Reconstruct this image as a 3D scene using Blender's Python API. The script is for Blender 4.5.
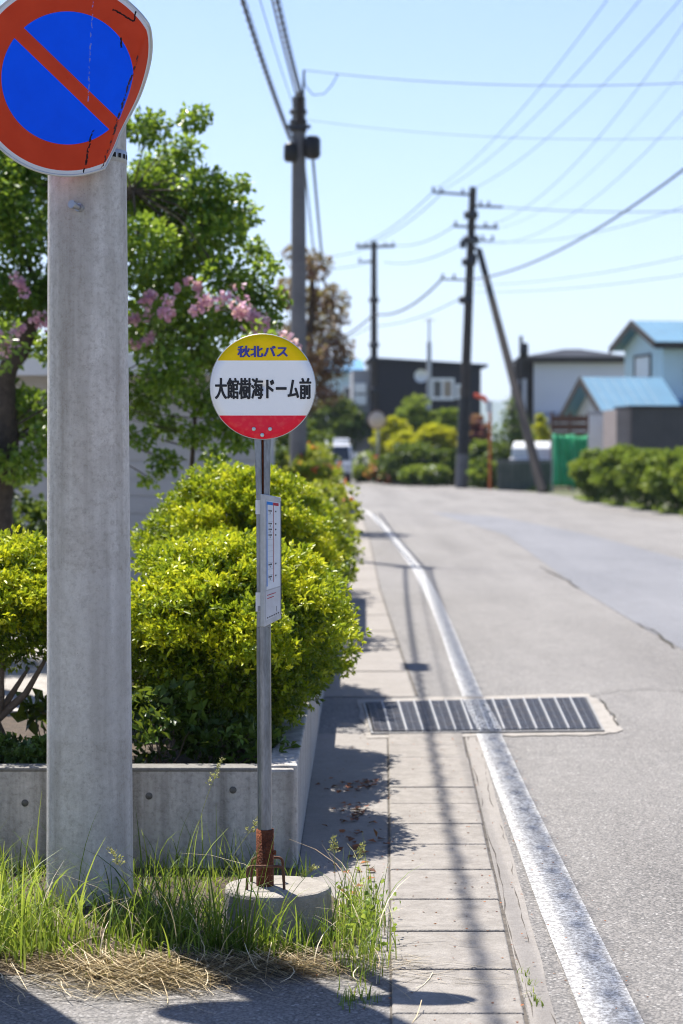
import bpy, math, random
import numpy as np
from mathutils import Vector, Matrix
for o in list(bpy.data.objects): bpy.data.objects.remove(o)
S = bpy.context.scene
COL = S.collection
R = math.radians
rng = np.random.default_rng(7)
random.seed(7)

# ------------------------------------------------------------------ camera, sky, sun, exposure
F = 2100.0; CH = 1.8; PITCH = math.atan(67/2100)
cd = bpy.data.cameras.new('camera'); cam = bpy.data.objects.new('camera', cd); COL.objects.link(cam)
cam.location = (0, 0, CH); cam.rotation_euler = (math.pi/2-PITCH, 0, 0)
cd.sensor_fit = 'VERTICAL'; cd.sensor_height = 36; cd.lens = 36*F/1024
cd.clip_start = .05; cd.clip_end = 30000
cd.dof.use_dof = True; cd.dof.focus_distance = 7.75; cd.dof.aperture_fstop = 3.2
S.camera = cam
SUN_EL, SUN_AZ = 62.0, 29.5            # sun ahead and to the left
w = bpy.data.worlds.new('World'); S.world = w; w.use_nodes = True
wn = w.node_tree.nodes; sk = wn.new('ShaderNodeTexSky'); sk.sky_type = 'NISHITA'; sk.sun_disc = False
sk.sun_elevation = R(SUN_EL); sk.sun_rotation = R(-SUN_AZ); sk.air_density = 1.0; sk.dust_density = .3; sk.ozone_density = 3.0
_mx = wn.new('ShaderNodeMix'); _mx.data_type = 'RGBA'; _mx.blend_type = 'MULTIPLY'; _mx.inputs[0].default_value = 1; _mx.inputs[7].default_value = (.745, .765, .92, 1)
w.node_tree.links.new(sk.outputs[0], _mx.inputs[6]); w.node_tree.links.new(_mx.outputs[2], wn['Background'].inputs[0]); wn['Background'].inputs[1].default_value = .08
sd = bpy.data.lights.new('sun', 'SUN'); sd.energy = 4.9; sd.angle = R(.53); sd.color = (1, .95, .87)
sun = bpy.data.objects.new('sun', sd); COL.objects.link(sun)
tosun = Vector((-math.sin(R(SUN_AZ))*math.cos(R(SUN_EL)), math.cos(R(SUN_AZ))*math.cos(R(SUN_EL)), math.sin(R(SUN_EL))))
sun.rotation_euler = tosun.to_track_quat('Z', 'Y').to_euler(); sun.location = (-20, 30, 50)
S.view_settings.view_transform = 'Standard'; S.view_settings.look = 'None'; S.view_settings.gamma = 1
S.view_settings.exposure = 1.27
S.render.engine = 'CYCLES'
S.cycles.use_denoising = True; S.cycles.filter_width = 1.05
S.cycles.max_bounces = 8; S.cycles.transparent_max_bounces = 8
S.cycles.sample_clamp_indirect = 6
S.cycles.caustics_reflective = False; S.cycles.caustics_refractive = False

# ------------------------------------------------------------------ photo measurements -> world points
UPV = Vector((0, math.sin(PITCH), math.cos(PITCH))); FWD = Vector((0, math.cos(PITCH), -math.sin(PITCH)))
def P(x, y, Y):
    d = Vector(((x-341.5)/F, 0, 0)) + UPV*((512-y)/F) + FWD
    return Vector((0, 0, CH)) + d*(Y/d.y)
def G(x, y, z=0):
    d = Vector(((x-341.5)/F, 0, 0)) + UPV*((512-y)/F) + FWD
    return Vector((0, 0, CH)) + d*((z-CH)/d.z)

# ------------------------------------------------------------------ materials
def nd(nt, t, **kw):
    n = nt.nodes.new(t)
    for k, v in kw.items(): setattr(n, k, v)
    return n
def lk(nt, a, b): nt.links.new(a, b)
def m_(nt, op, a, b=None, c=None):
    n = nd(nt, 'ShaderNodeMath', operation=op)
    for i, v in enumerate((a, b, c)):
        if v is None: continue
        if isinstance(v, (int, float)): n.inputs[i].default_value = v
        else: lk(nt, v, n.inputs[i])
    return n.outputs[0]
def mixc(nt, f, a, b, mode='MIX'):
    n = nd(nt, 'ShaderNodeMix', data_type='RGBA', blend_type=mode)
    for s, v in ((n.inputs[0], f), (n.inputs[6], a), (n.inputs[7], b)):
        if isinstance(v, (int, float)): s.default_value = v
        elif isinstance(v, tuple): s.default_value = (*v[:3], 1)
        else: lk(nt, v, s)
    return n.outputs[2]
def noise(nt, vec, scale, detail=4, rough=.55, lo=.35, hi=.65):
    n = nd(nt, 'ShaderNodeTexNoise'); n.inputs['Scale'].default_value = scale
    n.inputs['Detail'].default_value = detail; n.inputs['Roughness'].default_value = rough
    lk(nt, vec, n.inputs['Vector'])
    r = nd(nt, 'ShaderNodeMapRange'); r.inputs[1].default_value = lo; r.inputs[2].default_value = hi
    lk(nt, n.outputs[0], r.inputs[0]); return r.outputs[0]
def coord(nt, scale=(1, 1, 1), kind='Position'):
    if kind == 'Position': src = nd(nt, 'ShaderNodeNewGeometry').outputs['Position']
    else: src = nd(nt, 'ShaderNodeTexCoord').outputs[kind]
    mp = nd(nt, 'ShaderNodeMapping'); mp.inputs['Scale'].default_value = scale; lk(nt, src, mp.inputs[0]); return mp.outputs[0]
def newmat(name):
    m = bpy.data.materials.new(name); m.use_nodes = True; nt = m.node_tree
    return m, nt, nt.nodes['Principled BSDF']
def bump(nt, b, h, strength, dist=.01):
    n = nd(nt, 'ShaderNodeBump'); n.inputs['Strength'].default_value = strength; n.inputs['Distance'].default_value = dist
    lk(nt, h, n.inputs['Height']); lk(nt, n.outputs[0], b.inputs['Normal'])
def mat(name, c, rough=.7, var=.15, scale=6, bmp=0, metal=0, spec=.4, c2=None, scale2=40, stretch=(1, 1, 1)):
    """colour with two sizes of mottling"""
    m, nt, b = newmat(name)
    v = coord(nt, stretch)
    c2 = c2 or tuple(x*(1-2*var) for x in c)
    n1 = noise(nt, v, scale); n2 = noise(nt, v, scale2, 3)
    f = m_(nt, 'MULTIPLY_ADD', n1, .6, m_(nt, 'MULTIPLY', n2, .4))
    lk(nt, mixc(nt, f, c2, c), b.inputs['Base Color'])
    b.inputs['Roughness'].default_value = rough; b.inputs['Metallic'].default_value = metal
    b.inputs['Specular IOR Level'].default_value = spec
    if bmp: bump(nt, b, n2, bmp)
    return m
def leafmat(name, c1, c2, c3, trans=.38, rough=.45, spec=.3):
    m, nt, b = newmat(name)
    a = nd(nt, 'ShaderNodeAttribute', attribute_name='tint')
    r = nd(nt, 'ShaderNodeValToRGB'); lk(nt, a.outputs['Fac'], r.inputs[0])
    e = r.color_ramp.elements; e[0].color = (*c1, 1); e[1].color = (*c3, 1); e[1].position = 1
    x = e.new(.5); x.color = (*c2, 1)
    lk(nt, r.outputs[0], b.inputs['Base Color']); b.inputs['Roughness'].default_value = rough
    b.inputs['Specular IOR Level'].default_value = spec
    t = nd(nt, 'ShaderNodeBsdfTranslucent'); lk(nt, mixc(nt, .35, r.outputs[0], (.5, .6, .05)), t.inputs[0])
    mx = nd(nt, 'ShaderNodeMixShader'); mx.inputs[0].default_value = trans
    lk(nt, b.outputs[0], mx.inputs[1]); lk(nt, t.outputs[0], mx.inputs[2])
    lk(nt, mx.outputs[0], nt.nodes['Material Output'].inputs[0]); return m

def concrete(name, c, dark, streak=.5, pits=True, band=None, bmp=.35):
    m, nt, b = newmat(name)
    v = coord(nt); vs = coord(nt, (9, 9, .5))
    big = noise(nt, v, 2.3, 5, .6); fine = noise(nt, v, 130, 3, .6, .3, .7); st = noise(nt, vs, 1.2, 4, .6, .42, .75); mid = noise(nt, v, 24, 4, .65, .3, .7)
    col = mixc(nt, big, tuple(.86*x for x in c), c)
    col = mixc(nt, m_(nt, 'MULTIPLY', st, streak), col, dark)
    bl_ = noise(nt, v, 5.5, 6, .75, .50, .64); bl2 = noise(nt, v, 48, 5, .75, .50, .66)
    col = mixc(nt, m_(nt, 'MULTIPLY', mid, .30), col, dark); col = mixc(nt, m_(nt, 'MULTIPLY', bl_, .22), col, dark); col = mixc(nt, m_(nt, 'MULTIPLY', bl2, .35), col, dark)
    col = mixc(nt, m_(nt, 'MULTIPLY', fine, .5), col, tuple(x*.6 for x in c))
    if band:
        z = nd(nt, 'ShaderNodeSeparateXYZ'); lk(nt, v, z.inputs[0])
        zz = m_(nt, 'ADD', z.outputs[2], m_(nt, 'MULTIPLY', mid, .03))
        f = m_(nt, 'MULTIPLY', m_(nt, 'GREATER_THAN', zz, band[0]), m_(nt, 'LESS_THAN', zz, band[1]))
        col = mixc(nt, m_(nt, 'MULTIPLY', f, .22), col, band[2])
    h = fine
    if pits:
        vo = nd(nt, 'ShaderNodeTexVoronoi'); vo.inputs['Scale'].default_value = 55; lk(nt, v, vo.inputs['Vector'])
        p = m_(nt, 'MULTIPLY', m_(nt, 'LESS_THAN', vo.outputs['Distance'], .13), noise(nt, v, 9, 2, .5, .5, .6))
        col = mixc(nt, m_(nt, 'MULTIPLY', p, .55), col, tuple(x*.35 for x in c))
        h = m_(nt, 'SUBTRACT', fine, p)
    lk(nt, col, b.inputs['Base Color']); b.inputs['Roughness'].default_value = .85; b.inputs['Specular IOR Level'].default_value = .25
    bump(nt, b, h, bmp, .004); return m

def asphalt(name, c, light, dark, tint=None):
    m, nt, b = newmat(name); v = coord(nt)
    vo = nd(nt, 'ShaderNodeTexVoronoi'); vo.inputs['Scale'].default_value = 88; lk(nt, v, vo.inputs['Vector'])
    sep = nd(nt, 'ShaderNodeSeparateColor'); lk(nt, vo.outputs['Color'], sep.inputs[0])
    big = noise(nt, coord(nt, (1, .22, 1)), .9, 5, .6); mid = noise(nt, v, 7, 4, .6, .3, .7); fine = noise(nt, v, 260, 2, .5, .3, .7)
    col = mixc(nt, sep.outputs[0], tuple(x*.86 for x in c), tuple(x*1.14 for x in c))
    col = mixc(nt, m_(nt, 'GREATER_THAN', sep.outputs[1], .92), col, light)
    col = mixc(nt, m_(nt, 'MULTIPLY', m_(nt, 'GREATER_THAN', vo.outputs['Distance'], .55), .8), col, dark)
    tr = noise(nt, coord(nt, (1.1, .03, 1)), 1.3, 3, .5, .4, .65); st_ = noise(nt, v, 1.7, 5, .7, .52, .75)
    col = mixc(nt, m_(nt, 'MULTIPLY', tr, .13), col, light); col = mixc(nt, m_(nt, 'MULTIPLY', st_, .25), col, dark)
    v2 = nd(nt, 'ShaderNodeTexVoronoi'); v2.inputs['Scale'].default_value = 34; lk(nt, v, v2.inputs['Vector'])
    pit2 = m_(nt, 'MULTIPLY', m_(nt, 'LESS_THAN', v2.outputs['Distance'], .17), noise(nt, v, 14, 2, .5, .47, .55))
    col = mixc(nt, m_(nt, 'MULTIPLY', big, .25), col, light)
    col = mixc(nt, m_(nt, 'MULTIPLY', mid, .18), col, dark)
    col = mixc(nt, m_(nt, 'MULTIPLY', pit2, .7), col, tuple(x*.6 for x in dark))
    lk(nt, col, b.inputs['Base Color']); b.inputs['Roughness'].default_value = .8; b.inputs['Specular IOR Level'].default_value = .3
    h = m_(nt, 'SUBTRACT', m_(nt, 'MULTIPLY', fine, .3), vo.outputs['Distance'])
    bump(nt, b, h, .7, .006); return m

M = {}
M['asphalt'] = asphalt('asphalt', (.186, .173, .162), (.33, .315, .30), (.055, .053, .052))
M['patch'] = asphalt('asphalt repair', (.165, .17, .19), (.26, .26, .275), (.07, .07, .075))
M['slab'] = concrete('gutter slab', (.32, .295, .268), (.12, .105, .09), .55, bmp=.6)
M['apron'] = concrete('concrete apron', (.31, .287, .264), (.17, .15, .13), .3, bmp=.6)
M['collar'] = concrete('rough collar concrete', (.42, .39, .355), (.15, .13, .11), .4, bmp=.9)
M['joint'] = mat('sandy joint', (.13, .112, .092), .95, .35, 9, c2=(.035, .03, .025))
M['gap'] = mat('joint dirt', (.05, .042, .03), .95, .3, 20)
M['pole_conc'] = concrete('utility pole concrete', (.74, .72, .685), (.19, .155, .12), .72, band=(.66, 1.33, (.64, .63, .62)))
M['far_conc'] = mat('far concrete pole', (.16, .16, .165), .85, .15, 3)
M['wall_conc'] = concrete('planter concrete', (.62, .59, .55), (.085, .075, .06), 1.0)
M['cap_conc'] = concrete('planter rim concrete', (.25, .24, .22), (.08, .075, .065), .5)
M['base_conc'] = concrete('cast base concrete', (.40, .37, .325), (.13, .11, .09), .6, bmp=.6)
M['soil'] = mat('soil', (.09, .065, .045), .95, .3, 12, .5)
M['dirt'] = mat('dirt ground', (.16, .14, .09), .95, .3, .4, .2, c2=(.06, .09, .03), scale2=3)
M['tie'] = mat('tie hole mortar', (.13, .125, .115), .9, .2, 60)
M['gravel'] = mat('gravel', (.42, .39, .35), .95, .25, 5, .6, scale2=60)
M['galv'] = mat('galvanised steel', (.24, .265, .31), .3, .25, 30, 0, .7, .5, scale2=160, stretch=(1, 1, .25))
M['steel'] = mat('grey steel', (.42, .43, .45), .45, .12, 30, 0, .7)
M['frame_steel'] = mat('worn frame steel', (.24, .235, .23), .6, .2, 30, 0, .4)
M['steel_dark'] = mat('dark steel grating', (.055, .06, .075), .6, .25, 20, 0, .3)
M['pit'] = mat('pit', (.012, .012, .014), .95)  # near-black colour standing in for the shade inside recesses
M['light_bar'] = mat('worn light steel bar', (.42, .42, .42), .55, .2, 30, 0, .2)
M['rust'] = mat('rusty steel', (.20, .062, .026), .85, .2, 25, .5, .1, .2, c2=(.07, .022, .012), scale2=130)
M['rebar'] = mat('rusty rebar', (.16, .075, .045), .8, .2, 60, .3, .3)
M['alu'] = mat('weathered aluminium', (.55, .56, .57), .45, .1, 30, 0, .5)
M['black'] = mat('black plastic', (.018, .018, .02), .5, .2, 10)
M['cable'] = mat('cable sheath', (.025, .028, .04), .6, .2, 5)
M['wire'] = mat('bare wire', (.05, .11, .16), .6, .1, 5)
M['wood_pole'] = mat('dark weathered pole', (.06, .05, .045), .85, .2, 3, c2=(.035, .03, .028))
M['bark'] = mat('bark', (.10, .075, .055), .9, .25, 20, .6, c2=(.045, .034, .026), scale2=60)
M['twig'] = mat('grey twig bark', (.17, .13, .10), .9, .2, 30, .5)
M['white_paint'] = mat('white paint', (.78, .78, .78), .4, .04, 5)
M['txt_black'] = mat('black lettering', (.012, .013, .018), .5, .1, 5)
M['txt_blue'] = mat('blue lettering', (.045, .05, .33), .5, .05, 5)
M['bolt'] = mat('bolt steel', (.62, .72, .70), .35, .08, 80, 0, .5)

# worn road line: broken paint over the asphalt
def roadline():
    m, nt, b = newmat('worn road line'); v = coord(nt)
    a = noise(nt, v, 60, 5, .85, .45, .56); bg = noise(nt, coord(nt, (1, .3, 1)), 6, 4, .6, .3, .62); a2 = noise(nt, coord(nt, (1, .35, 1)), 26, 4, .75, .36, .50)
    f = m_(nt, 'MULTIPLY', m_(nt, 'MULTIPLY', a, m_(nt, 'MULTIPLY_ADD', a2, .45, .55)), m_(nt, 'MULTIPLY_ADD', bg, .2, .8))
    x = noise(nt, v, 160, 2, .5, .3, .7)
    lk(nt, mixc(nt, f, mixc(nt, x, (.12, .115, .11), (.22, .21, .205)), (.58, .58, .575)), b.inputs['Base Color'])
    b.inputs['Roughness'].default_value = .75; bump(nt, b, f, .5, .004); return m
M['line'] = roadline()

AZ = leafmat('azalea leaf', (.020, .070, .006), (.25, .335, .008), (.72, .69, .02), .32, .36, .4)
AZ2 = leafmat('far azalea leaf', (.05, .09, .012), (.18, .22, .02), (.38, .38, .03))
BROAD = leafmat('broad leaf', (.012, .035, .008), (.028, .065, .010), (.10, .17, .02), .25, .42, .3)
TREE = leafmat('tree leaf', (.025, .075, .010), (.09, .20, .016), (.32, .45, .05), .42, .34, .5)
MAPLE = leafmat('purple leaf', (.09, .045, .045), (.20, .09, .09), (.28, .17, .10), .3)
PINK = leafmat('pink blossom', (.62, .28, .46), (.78, .42, .60), (.88, .60, .74), .4, .6)
DARKG = leafmat('dark shrub leaf', (.02, .05, .015), (.05, .10, .02), (.10, .17, .03), .25)
MIDG = leafmat('hedge leaf', (.03, .08, .012), (.12, .20, .025), (.32, .38, .06), .35)
YELG = leafmat('golden shrub leaf', (.26, .28, .008), (.50, .48, .01), (.66, .60, .02), .4)
PURP = leafmat('purple shrub leaf', (.12, .02, .04), (.24, .05, .08), (.36, .10, .14), .3)
REDF = leafmat('red azalea flower', (.6, .06, .02), (.75, .13, .04), (.8, .3, .2), .3)
WHTF = leafmat('white flower', (.7, .7, .68), (.8, .8, .78), (.85, .82, .82), .3)
GRASS = leafmat('grass blade', (.03, .07, .010), (.12, .21, .02), (.36, .42, .08), .4, .45)
STRAW = leafmat('dry straw', (.36, .26, .14), (.68, .55, .35), (.82, .72, .52), .2, .7)
SEED = leafmat('seed head', (.22, .22, .07), (.36, .34, .14), (.5, .46, .25), .3, .7)
DEADL = leafmat('fallen leaf', (.08, .03, .02), (.18, .06, .025), (.36, .13, .05), .1, .8)

# ------------------------------------------------------------------ mesh building
def link_mesh(name, me, material, parent=None, origin=None):
    o = bpy.data.objects.new(name, me); COL.objects.link(o)
    for mm in (material if isinstance(material, (list, tuple)) else [material]): me.materials.append(mm)
    if parent is not None: o.parent = parent
    return o
def np_mesh(name, V, Fc, k, material, parent=None, tint=None, smooth=False):
    """V (N,3) world coords; Fc (M,k) faces"""
    V = np.asarray(V, dtype=np.float64); Fc = np.asarray(Fc, dtype=np.int32)
    if parent is not None: org = np.array(parent_origin(parent))
    else: org = np.array([(V[:, 0].min()+V[:, 0].max())/2, (V[:, 1].min()+V[:, 1].max())/2, V[:, 2].min()])
    me = bpy.data.meshes.new(name)
    me.vertices.add(len(V)); me.vertices.foreach_set('co', (V-org).astype(np.float32).ravel())
    me.loops.add(Fc.size); me.loops.foreach_set('vertex_index', Fc.ravel())
    me.polygons.add(len(Fc)); me.polygons.foreach_set('loop_start', np.arange(0, Fc.size, k, dtype=np.int32))
    me.polygons.foreach_set('loop_total', np.full(len(Fc), k, dtype=np.int32))
    if smooth: me.polygons.foreach_set('use_smooth', np.ones(len(Fc), dtype=bool))
    if tint is not None:
        a = me.attributes.new('tint', 'FLOAT', 'POINT'); a.data.foreach_set('value', np.asarray(tint, dtype=np.float32))
    me.update(calc_edges=True)
    o = link_mesh(name, me, material, parent)
    if parent is None: o.location = org
    return o
def parent_origin(p):
    v = Vector((0, 0, 0))
    while p is not None: v = v + Vector(p.location); p = p.parent
    return v

class MB:
    def __init__(s): s.v = []; s.f = []; s.sm = []
    def add(s, vs, fs, smooth=False):
        n = len(s.v); s.v += [tuple(v) for v in vs]; s.f += [tuple(i+n for i in f) for f in fs]; s.sm += [smooth]*len(fs); return s
    def hexa(s, c):   # 8 corners: bottom 4 ccw, top 4 ccw
        return s.add(c, [(3, 2, 1, 0), (4, 5, 6, 7), (0, 1, 5, 4), (1, 2, 6, 5), (2, 3, 7, 6), (3, 0, 4, 7)])
    def box(s, x0, x1, y0, y1, z0, z1, L=None):
        c = [(x0, y0, z0), (x1, y0, z0), (x1, y1, z0), (x0, y1, z0), (x0, y0, z1), (x1, y0, z1), (x1, y1, z1), (x0, y1, z1)]
        return s.hexa([L(*p) for p in c] if L else c)
    def tube(s, path, r, n=8, cap=True):
        path = [Vector(p) for p in path]; k = len(path)
        rs = r if isinstance(r, (list, tuple)) else [r]*k
        ref = None; vs = []
        for i, p in enumerate(path):
            t = (path[min(i+1, k-1)]-path[max(i-1, 0)]).normalized()
            if ref is None: ref = Vector((0, 0, 1)) if abs(t.z) < .9 else Vector((0, 1, 0))
            a = t.cross(ref).normalized(); b = a.cross(t).normalized(); ref = b
            for j in range(n):
                an = 2*math.pi*j/n; vs.append(p+(a*math.cos(an)+b*math.sin(an))*rs[i])
        fs = [(i*n+j, i*n+(j+1) % n, (i+1)*n+(j+1) % n, (i+1)*n+j) for i in range(k-1) for j in range(n)]
        s.add(vs, fs, True)
        if cap:
            s.add(vs[:n], [tuple(range(n))]); s.add(vs[-n:], [tuple(reversed(range(n)))])
        return s
    def lathe(s, prof, c, n=32, axis='z'):
        vs = []; c = Vector(c)
        for (r, h) in prof:
            for j in range(n):
                a = 2*math.pi*j/n
                if axis == 'z': vs.append(c+Vector((r*math.cos(a), r*math.sin(a), h)))
                elif axis == 'y': vs.append(c+Vector((r*math.cos(a), h, r*math.sin(a))))
                else: vs.append(c+Vector((h, r*math.cos(a), r*math.sin(a))))
        fs = [(i*n+j, i*n+(j+1) % n, (i+1)*n+(j+1) % n, (i+1)*n+j) for i in range(len(prof)-1) for j in range(n)]
        return s.add(vs, fs, True)
    def prism(s, poly, z0, z1):   # poly of (x,y)
        n = len(poly)
        return s.add([(x, y, z0) for x, y in poly]+[(x, y, z1) for x, y in poly],
                     [tuple(reversed(range(n))), tuple(range(n, 2*n))]+[(i, (i+1) % n, n+(i+1) % n, n+i) for i in range(n)])
    def extr(s, poly, L, a0, a1): # profile in (y,z) swept along x through L
        n = len(poly)
        return s.add([L(a0, y, z) for y, z in poly]+[L(a1, y, z) for y, z in poly],
                     [tuple(range(n)), tuple(reversed(range(n, 2*n)))]+[(i, n+i, n+(i+1) % n, (i+1) % n) for i in range(n)])
    def quad(s, *p): return s.add(p, [tuple(range(len(p)))])
    def build(s, name, material, parent=None, bevel=0):
        if parent is not None: org = parent_origin(parent)
        else:
            a = np.array([tuple(v) for v in s.v]); org = Vector(((a[:, 0].min()+a[:, 0].max())/2, (a[:, 1].min()+a[:, 1].max())/2, a[:, 2].min()))
        me = bpy.data.meshes.new(name); me.from_pydata([tuple(Vector(v)-org) for v in s.v], [], s.f)
        me.polygons.foreach_set('use_smooth', s.sm); me.update()
        o = link_mesh(name, me, material, parent)
        if parent is None: o.location = org
        if bevel:
            b = o.modifiers.new('bevel', 'BEVEL'); b.width = bevel; b.segments = 2; b.limit_method = 'ANGLE'; b.angle_limit = R(40)
        return o
def tag(o, label, cat, group=None, kind=None):
    if kind: o['kind'] = kind
    if label: o['label'] = label
    if cat: o['category'] = cat
    if group: o['group'] = group
    return o
def thing(name, label, cat, loc=(0, 0, 0), group=None):
    o = bpy.data.objects.new(name, None); COL.objects.link(o); o.location = loc; o.empty_display_size = .1
    return tag(o, label, cat, group)
def struct(o): o['kind'] = 'structure'; return o
def stuff(o, label, cat): return tag(o, label, cat, None, 'stuff')

# ------------------------------------------------------------------ leaves
def unit(a): return a/np.maximum(np.linalg.norm(a, axis=1, keepdims=True), 1e-9)
def leaf_geo(pos, d, L, wr=.38, up=.5, fold=.25, jit=.3):
    """diamond leaves, folded on the midrib. pos (N,3) base, d (N,3) direction"""
    N = len(pos); d = unit(d); L = L*(1+jit*rng.uniform(-1, 1, (N, 1)))
    nrm = rng.normal(size=(N, 3)); nrm[:, 2] += up*2
    side = unit(np.cross(d, nrm)); nrm = np.cross(side, d)
    a = pos; c = pos+d*L-nrm*L*.12
    mid = pos+d*L*.52
    b1 = mid+side*L*wr+nrm*L*fold*.4; b2 = mid-side*L*wr+nrm*L*fold*.4
    V = np.stack([a, b1, c, b2], 1).reshape(-1, 3)
    i = np.arange(N)[:, None]*4
    Fc = np.concatenate([i+np.array([[0, 1, 2]]), i+np.array([[0, 2, 3]])], 1).reshape(-1, 3)
    return V, Fc
def leaf_obj(name, pos, d, L, material, parent=None, tint=None, **kw):
    V, Fc = leaf_geo(np.asarray(pos), np.asarray(d), L, **kw)
    t = rng.uniform(0, 1, len(pos)) if tint is None else tint
    return np_mesh(name, V, Fc, 3, material, parent, np.repeat(t, 4))
def sph(N):
    return unit(rng.normal(size=(N, 3)))
def bush_leaves(c, rx, ry, h, npad, padr, nros, per, spread, pad_low=-.35, filler=.3):
    """pads of whorled leaves covering a mound whose bottom centre is c"""
    c = np.array(c, dtype=float); cen = c+np.array([0, 0, h*.53]); ax = np.array([rx, ry, h*.5])
    u = sph(npad*4); u = u[u[:, 2] > pad_low][:npad]
    pc = cen+u*ax*rng.uniform(.80, .97, (len(u), 1)); pr = padr*rng.uniform(.65, 1.35, len(u))
    np_ = int(nros*(1-filler)); k = rng.integers(0, len(u), np_)
    a = rng.uniform(0, 2*np.pi, np_); rr = np.sqrt(rng.uniform(0, 1, np_))
    off = np.stack([np.cos(a)*rr, np.sin(a)*rr, .42*np.sqrt(1-rr**2)*.75+rng.normal(0, .09, np_)-.25*(rng.uniform(0, 1, np_) < .3)], 1)
    pos = pc[k]+off*pr[k][:, None]
    axis = unit(off*np.array([.8, .8, 1.2])+u[k]*.5+np.array([0, 0, .35])+rng.normal(0, .25, (np_, 3)))
    ptint = np.clip(rng.normal(.62, .16, len(u))[k]+rng.normal(0, .16, np_), 0, 1)
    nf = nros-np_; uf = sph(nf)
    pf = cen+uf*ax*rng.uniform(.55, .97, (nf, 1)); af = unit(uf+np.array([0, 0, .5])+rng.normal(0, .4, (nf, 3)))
    pos = np.concatenate([pos, pf]); axis = np.concatenate([axis, af]); t = np.concatenate([ptint, np.clip(rng.normal(.22, .18, nf), 0, 1)])  # inner filler tinted darker: older leaves, plus shade painted between the pads
    ok = pos[:, 2] > c[2]+.06*h; pos, axis, t = pos[ok], axis[ok], t[ok]
    sh_ = (rng.uniform(0, 1, len(pos)) < .12)[:, None]*rng.uniform(.2, 1.0, (len(pos), 1)); pos = pos+axis*sh_*rx*.10
    P_ = np.repeat(pos, per, 0); A = np.repeat(axis, per, 0); T = np.clip(np.repeat(t, per)+rng.normal(0, .1, len(P_)), 0, 1)
    D = unit(A*rng.uniform(.2, 1.0, (len(P_), 1))+rng.normal(0, spread, (len(P_), 3)))
    P_ = P_+rng.normal(0, .006, P_.shape)
    return P_, D, T, pc
def stems(c, targets, r0, n=7, spread=.12):
    mb = MB(); c = Vector(c)
    for i, t in enumerate(targets):
        t = Vector(t); b = c+Vector((random.uniform(-spread, spread), random.uniform(-spread, spread), -.03))
        mid = b.lerp(t, .5)+Vector((random.uniform(-.06, .06), random.uniform(-.06, .06), -.02))*((t-b).length)
        q = b.lerp(mid, .5)+Vector((random.uniform(-.05, .05), random.uniform(-.05, .05), .03))*((t-b).length)
        mb.tube([b, q, mid, mid.lerp(t, .5)+Vector((0, 0, .02)), t], [r0, r0*.8, r0*.6, r0*.4, r0*.15], n)
    return mb
def shrub(name, label, cat, c, rx, ry, h, leafL, nros, material, per=5, npad=40, padr=None, group=None, spread=.7, nstem=7, stem_r=.012, wr=.38, flowers=None, filler=.3, pad_low=-.35):
    t = thing(name, label, cat, c, group)
    p, d, ti, pc = bush_leaves(c, rx, ry, h, npad, padr or min(rx, h)*.32, nros, per, spread, pad_low, filler)
    leaf_obj('foliage', p, d, leafL, material, t, ti, wr=wr)
    tg = [pc[i] for i in rng.integers(0, len(pc), nstem)]
    stems(c, tg, stem_r, 6, rx*.18).build('stem', M['twig'], t)
    if flowers:
        fm, n, fl, lowz = flowers
        k = rng.integers(0, len(p), n); q = np.repeat(p[k], 5, 0)+rng.normal(0, fl*.3, (n*5, 3))+np.repeat(d[k], 5, 0)*leafL*.8
        leaf_obj('blossom', q, sph(n*5)+np.array([0, -.4, .3]), fl, fm, t, wr=.5)
    return t
def tree(name, label, cat, trunk, clumps, leafL, dens, material, bark='bark', r0=.1, blossom=None, group=None, wr=.3, droop=-.2):
    """trunk: list of points; clumps: (x,y,z,r)"""
    t = thing(name, label, cat, trunk[0], group)
    trunk = [Vector(trunk[0])]+[Vector(a_).lerp(Vector(b_), j/6)+Vector((random.gauss(0, .012), random.gauss(0, .012), 0)) for a_, b_ in zip(trunk[:-1], trunk[1:]) for j in range(1, 7)]
    mb = MB(); k = len(trunk); mb.tube(trunk, [r0*(1-.55*i/(k-1)) for i in range(k)], 10)
    pos = []; dr = []; ti = []
    for (x, y, z, r) in clumps:
        c = np.array((x, y, z)); n = max(12, int(dens*r**2.2))
        u = sph(n)*np.power(rng.uniform(0, 1, (n, 1)), .45)
        pos.append(c+u*np.array([r, r, r*.72])); dr.append(unit(u+rng.normal(0, .7, (n, 3))+np.array([0, 0, droop])))
        ti.append(np.clip(rng.normal(.5, .1)+rng.normal(0, .22, n), 0, 1))
        b = min(trunk[max(1, k//3):], key=lambda q: (Vector(q)-Vector((x, y, z-.5*abs(x-q[0])))).length); b = Vector(b); e = Vector((x, y, z))
        mid = b.lerp(e, .55)+Vector((random.uniform(-.1, .1), random.uniform(-.1, .1), .12))*(e-b).length
        rr = max(.005, r0*.20*min(1, r*2))
        mb.tube([b, b.lerp(mid, .6), mid, e], [rr, rr*.8, rr*.55, rr*.2], 6)
        for j in range(4):
            e2 = Vector(tuple(c+sph(1)[0]*r*.8)); mb.tube([mid.lerp(e, .5), e.lerp(e2, .4), e2], [rr*.35, rr*.25, rr*.08], 5)
    mb.build('trunk', M[bark], t)
    leaf_obj('crown', np.concatenate(pos), np.concatenate(dr), leafL, material, t, np.concatenate(ti), wr=wr)
    if blossom:
        bm_, cl, n, L = blossom; q = []
        for (x, y, z, r) in cl: q.append(np.array((x, y, z))+sph(n)*r*np.power(rng.uniform(0, 1, (n, 1)), .4))
        q = np.concatenate(q); leaf_obj('blossom', q, sph(len(q)), L, bm_, t, wr=.55)
    return t

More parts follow.
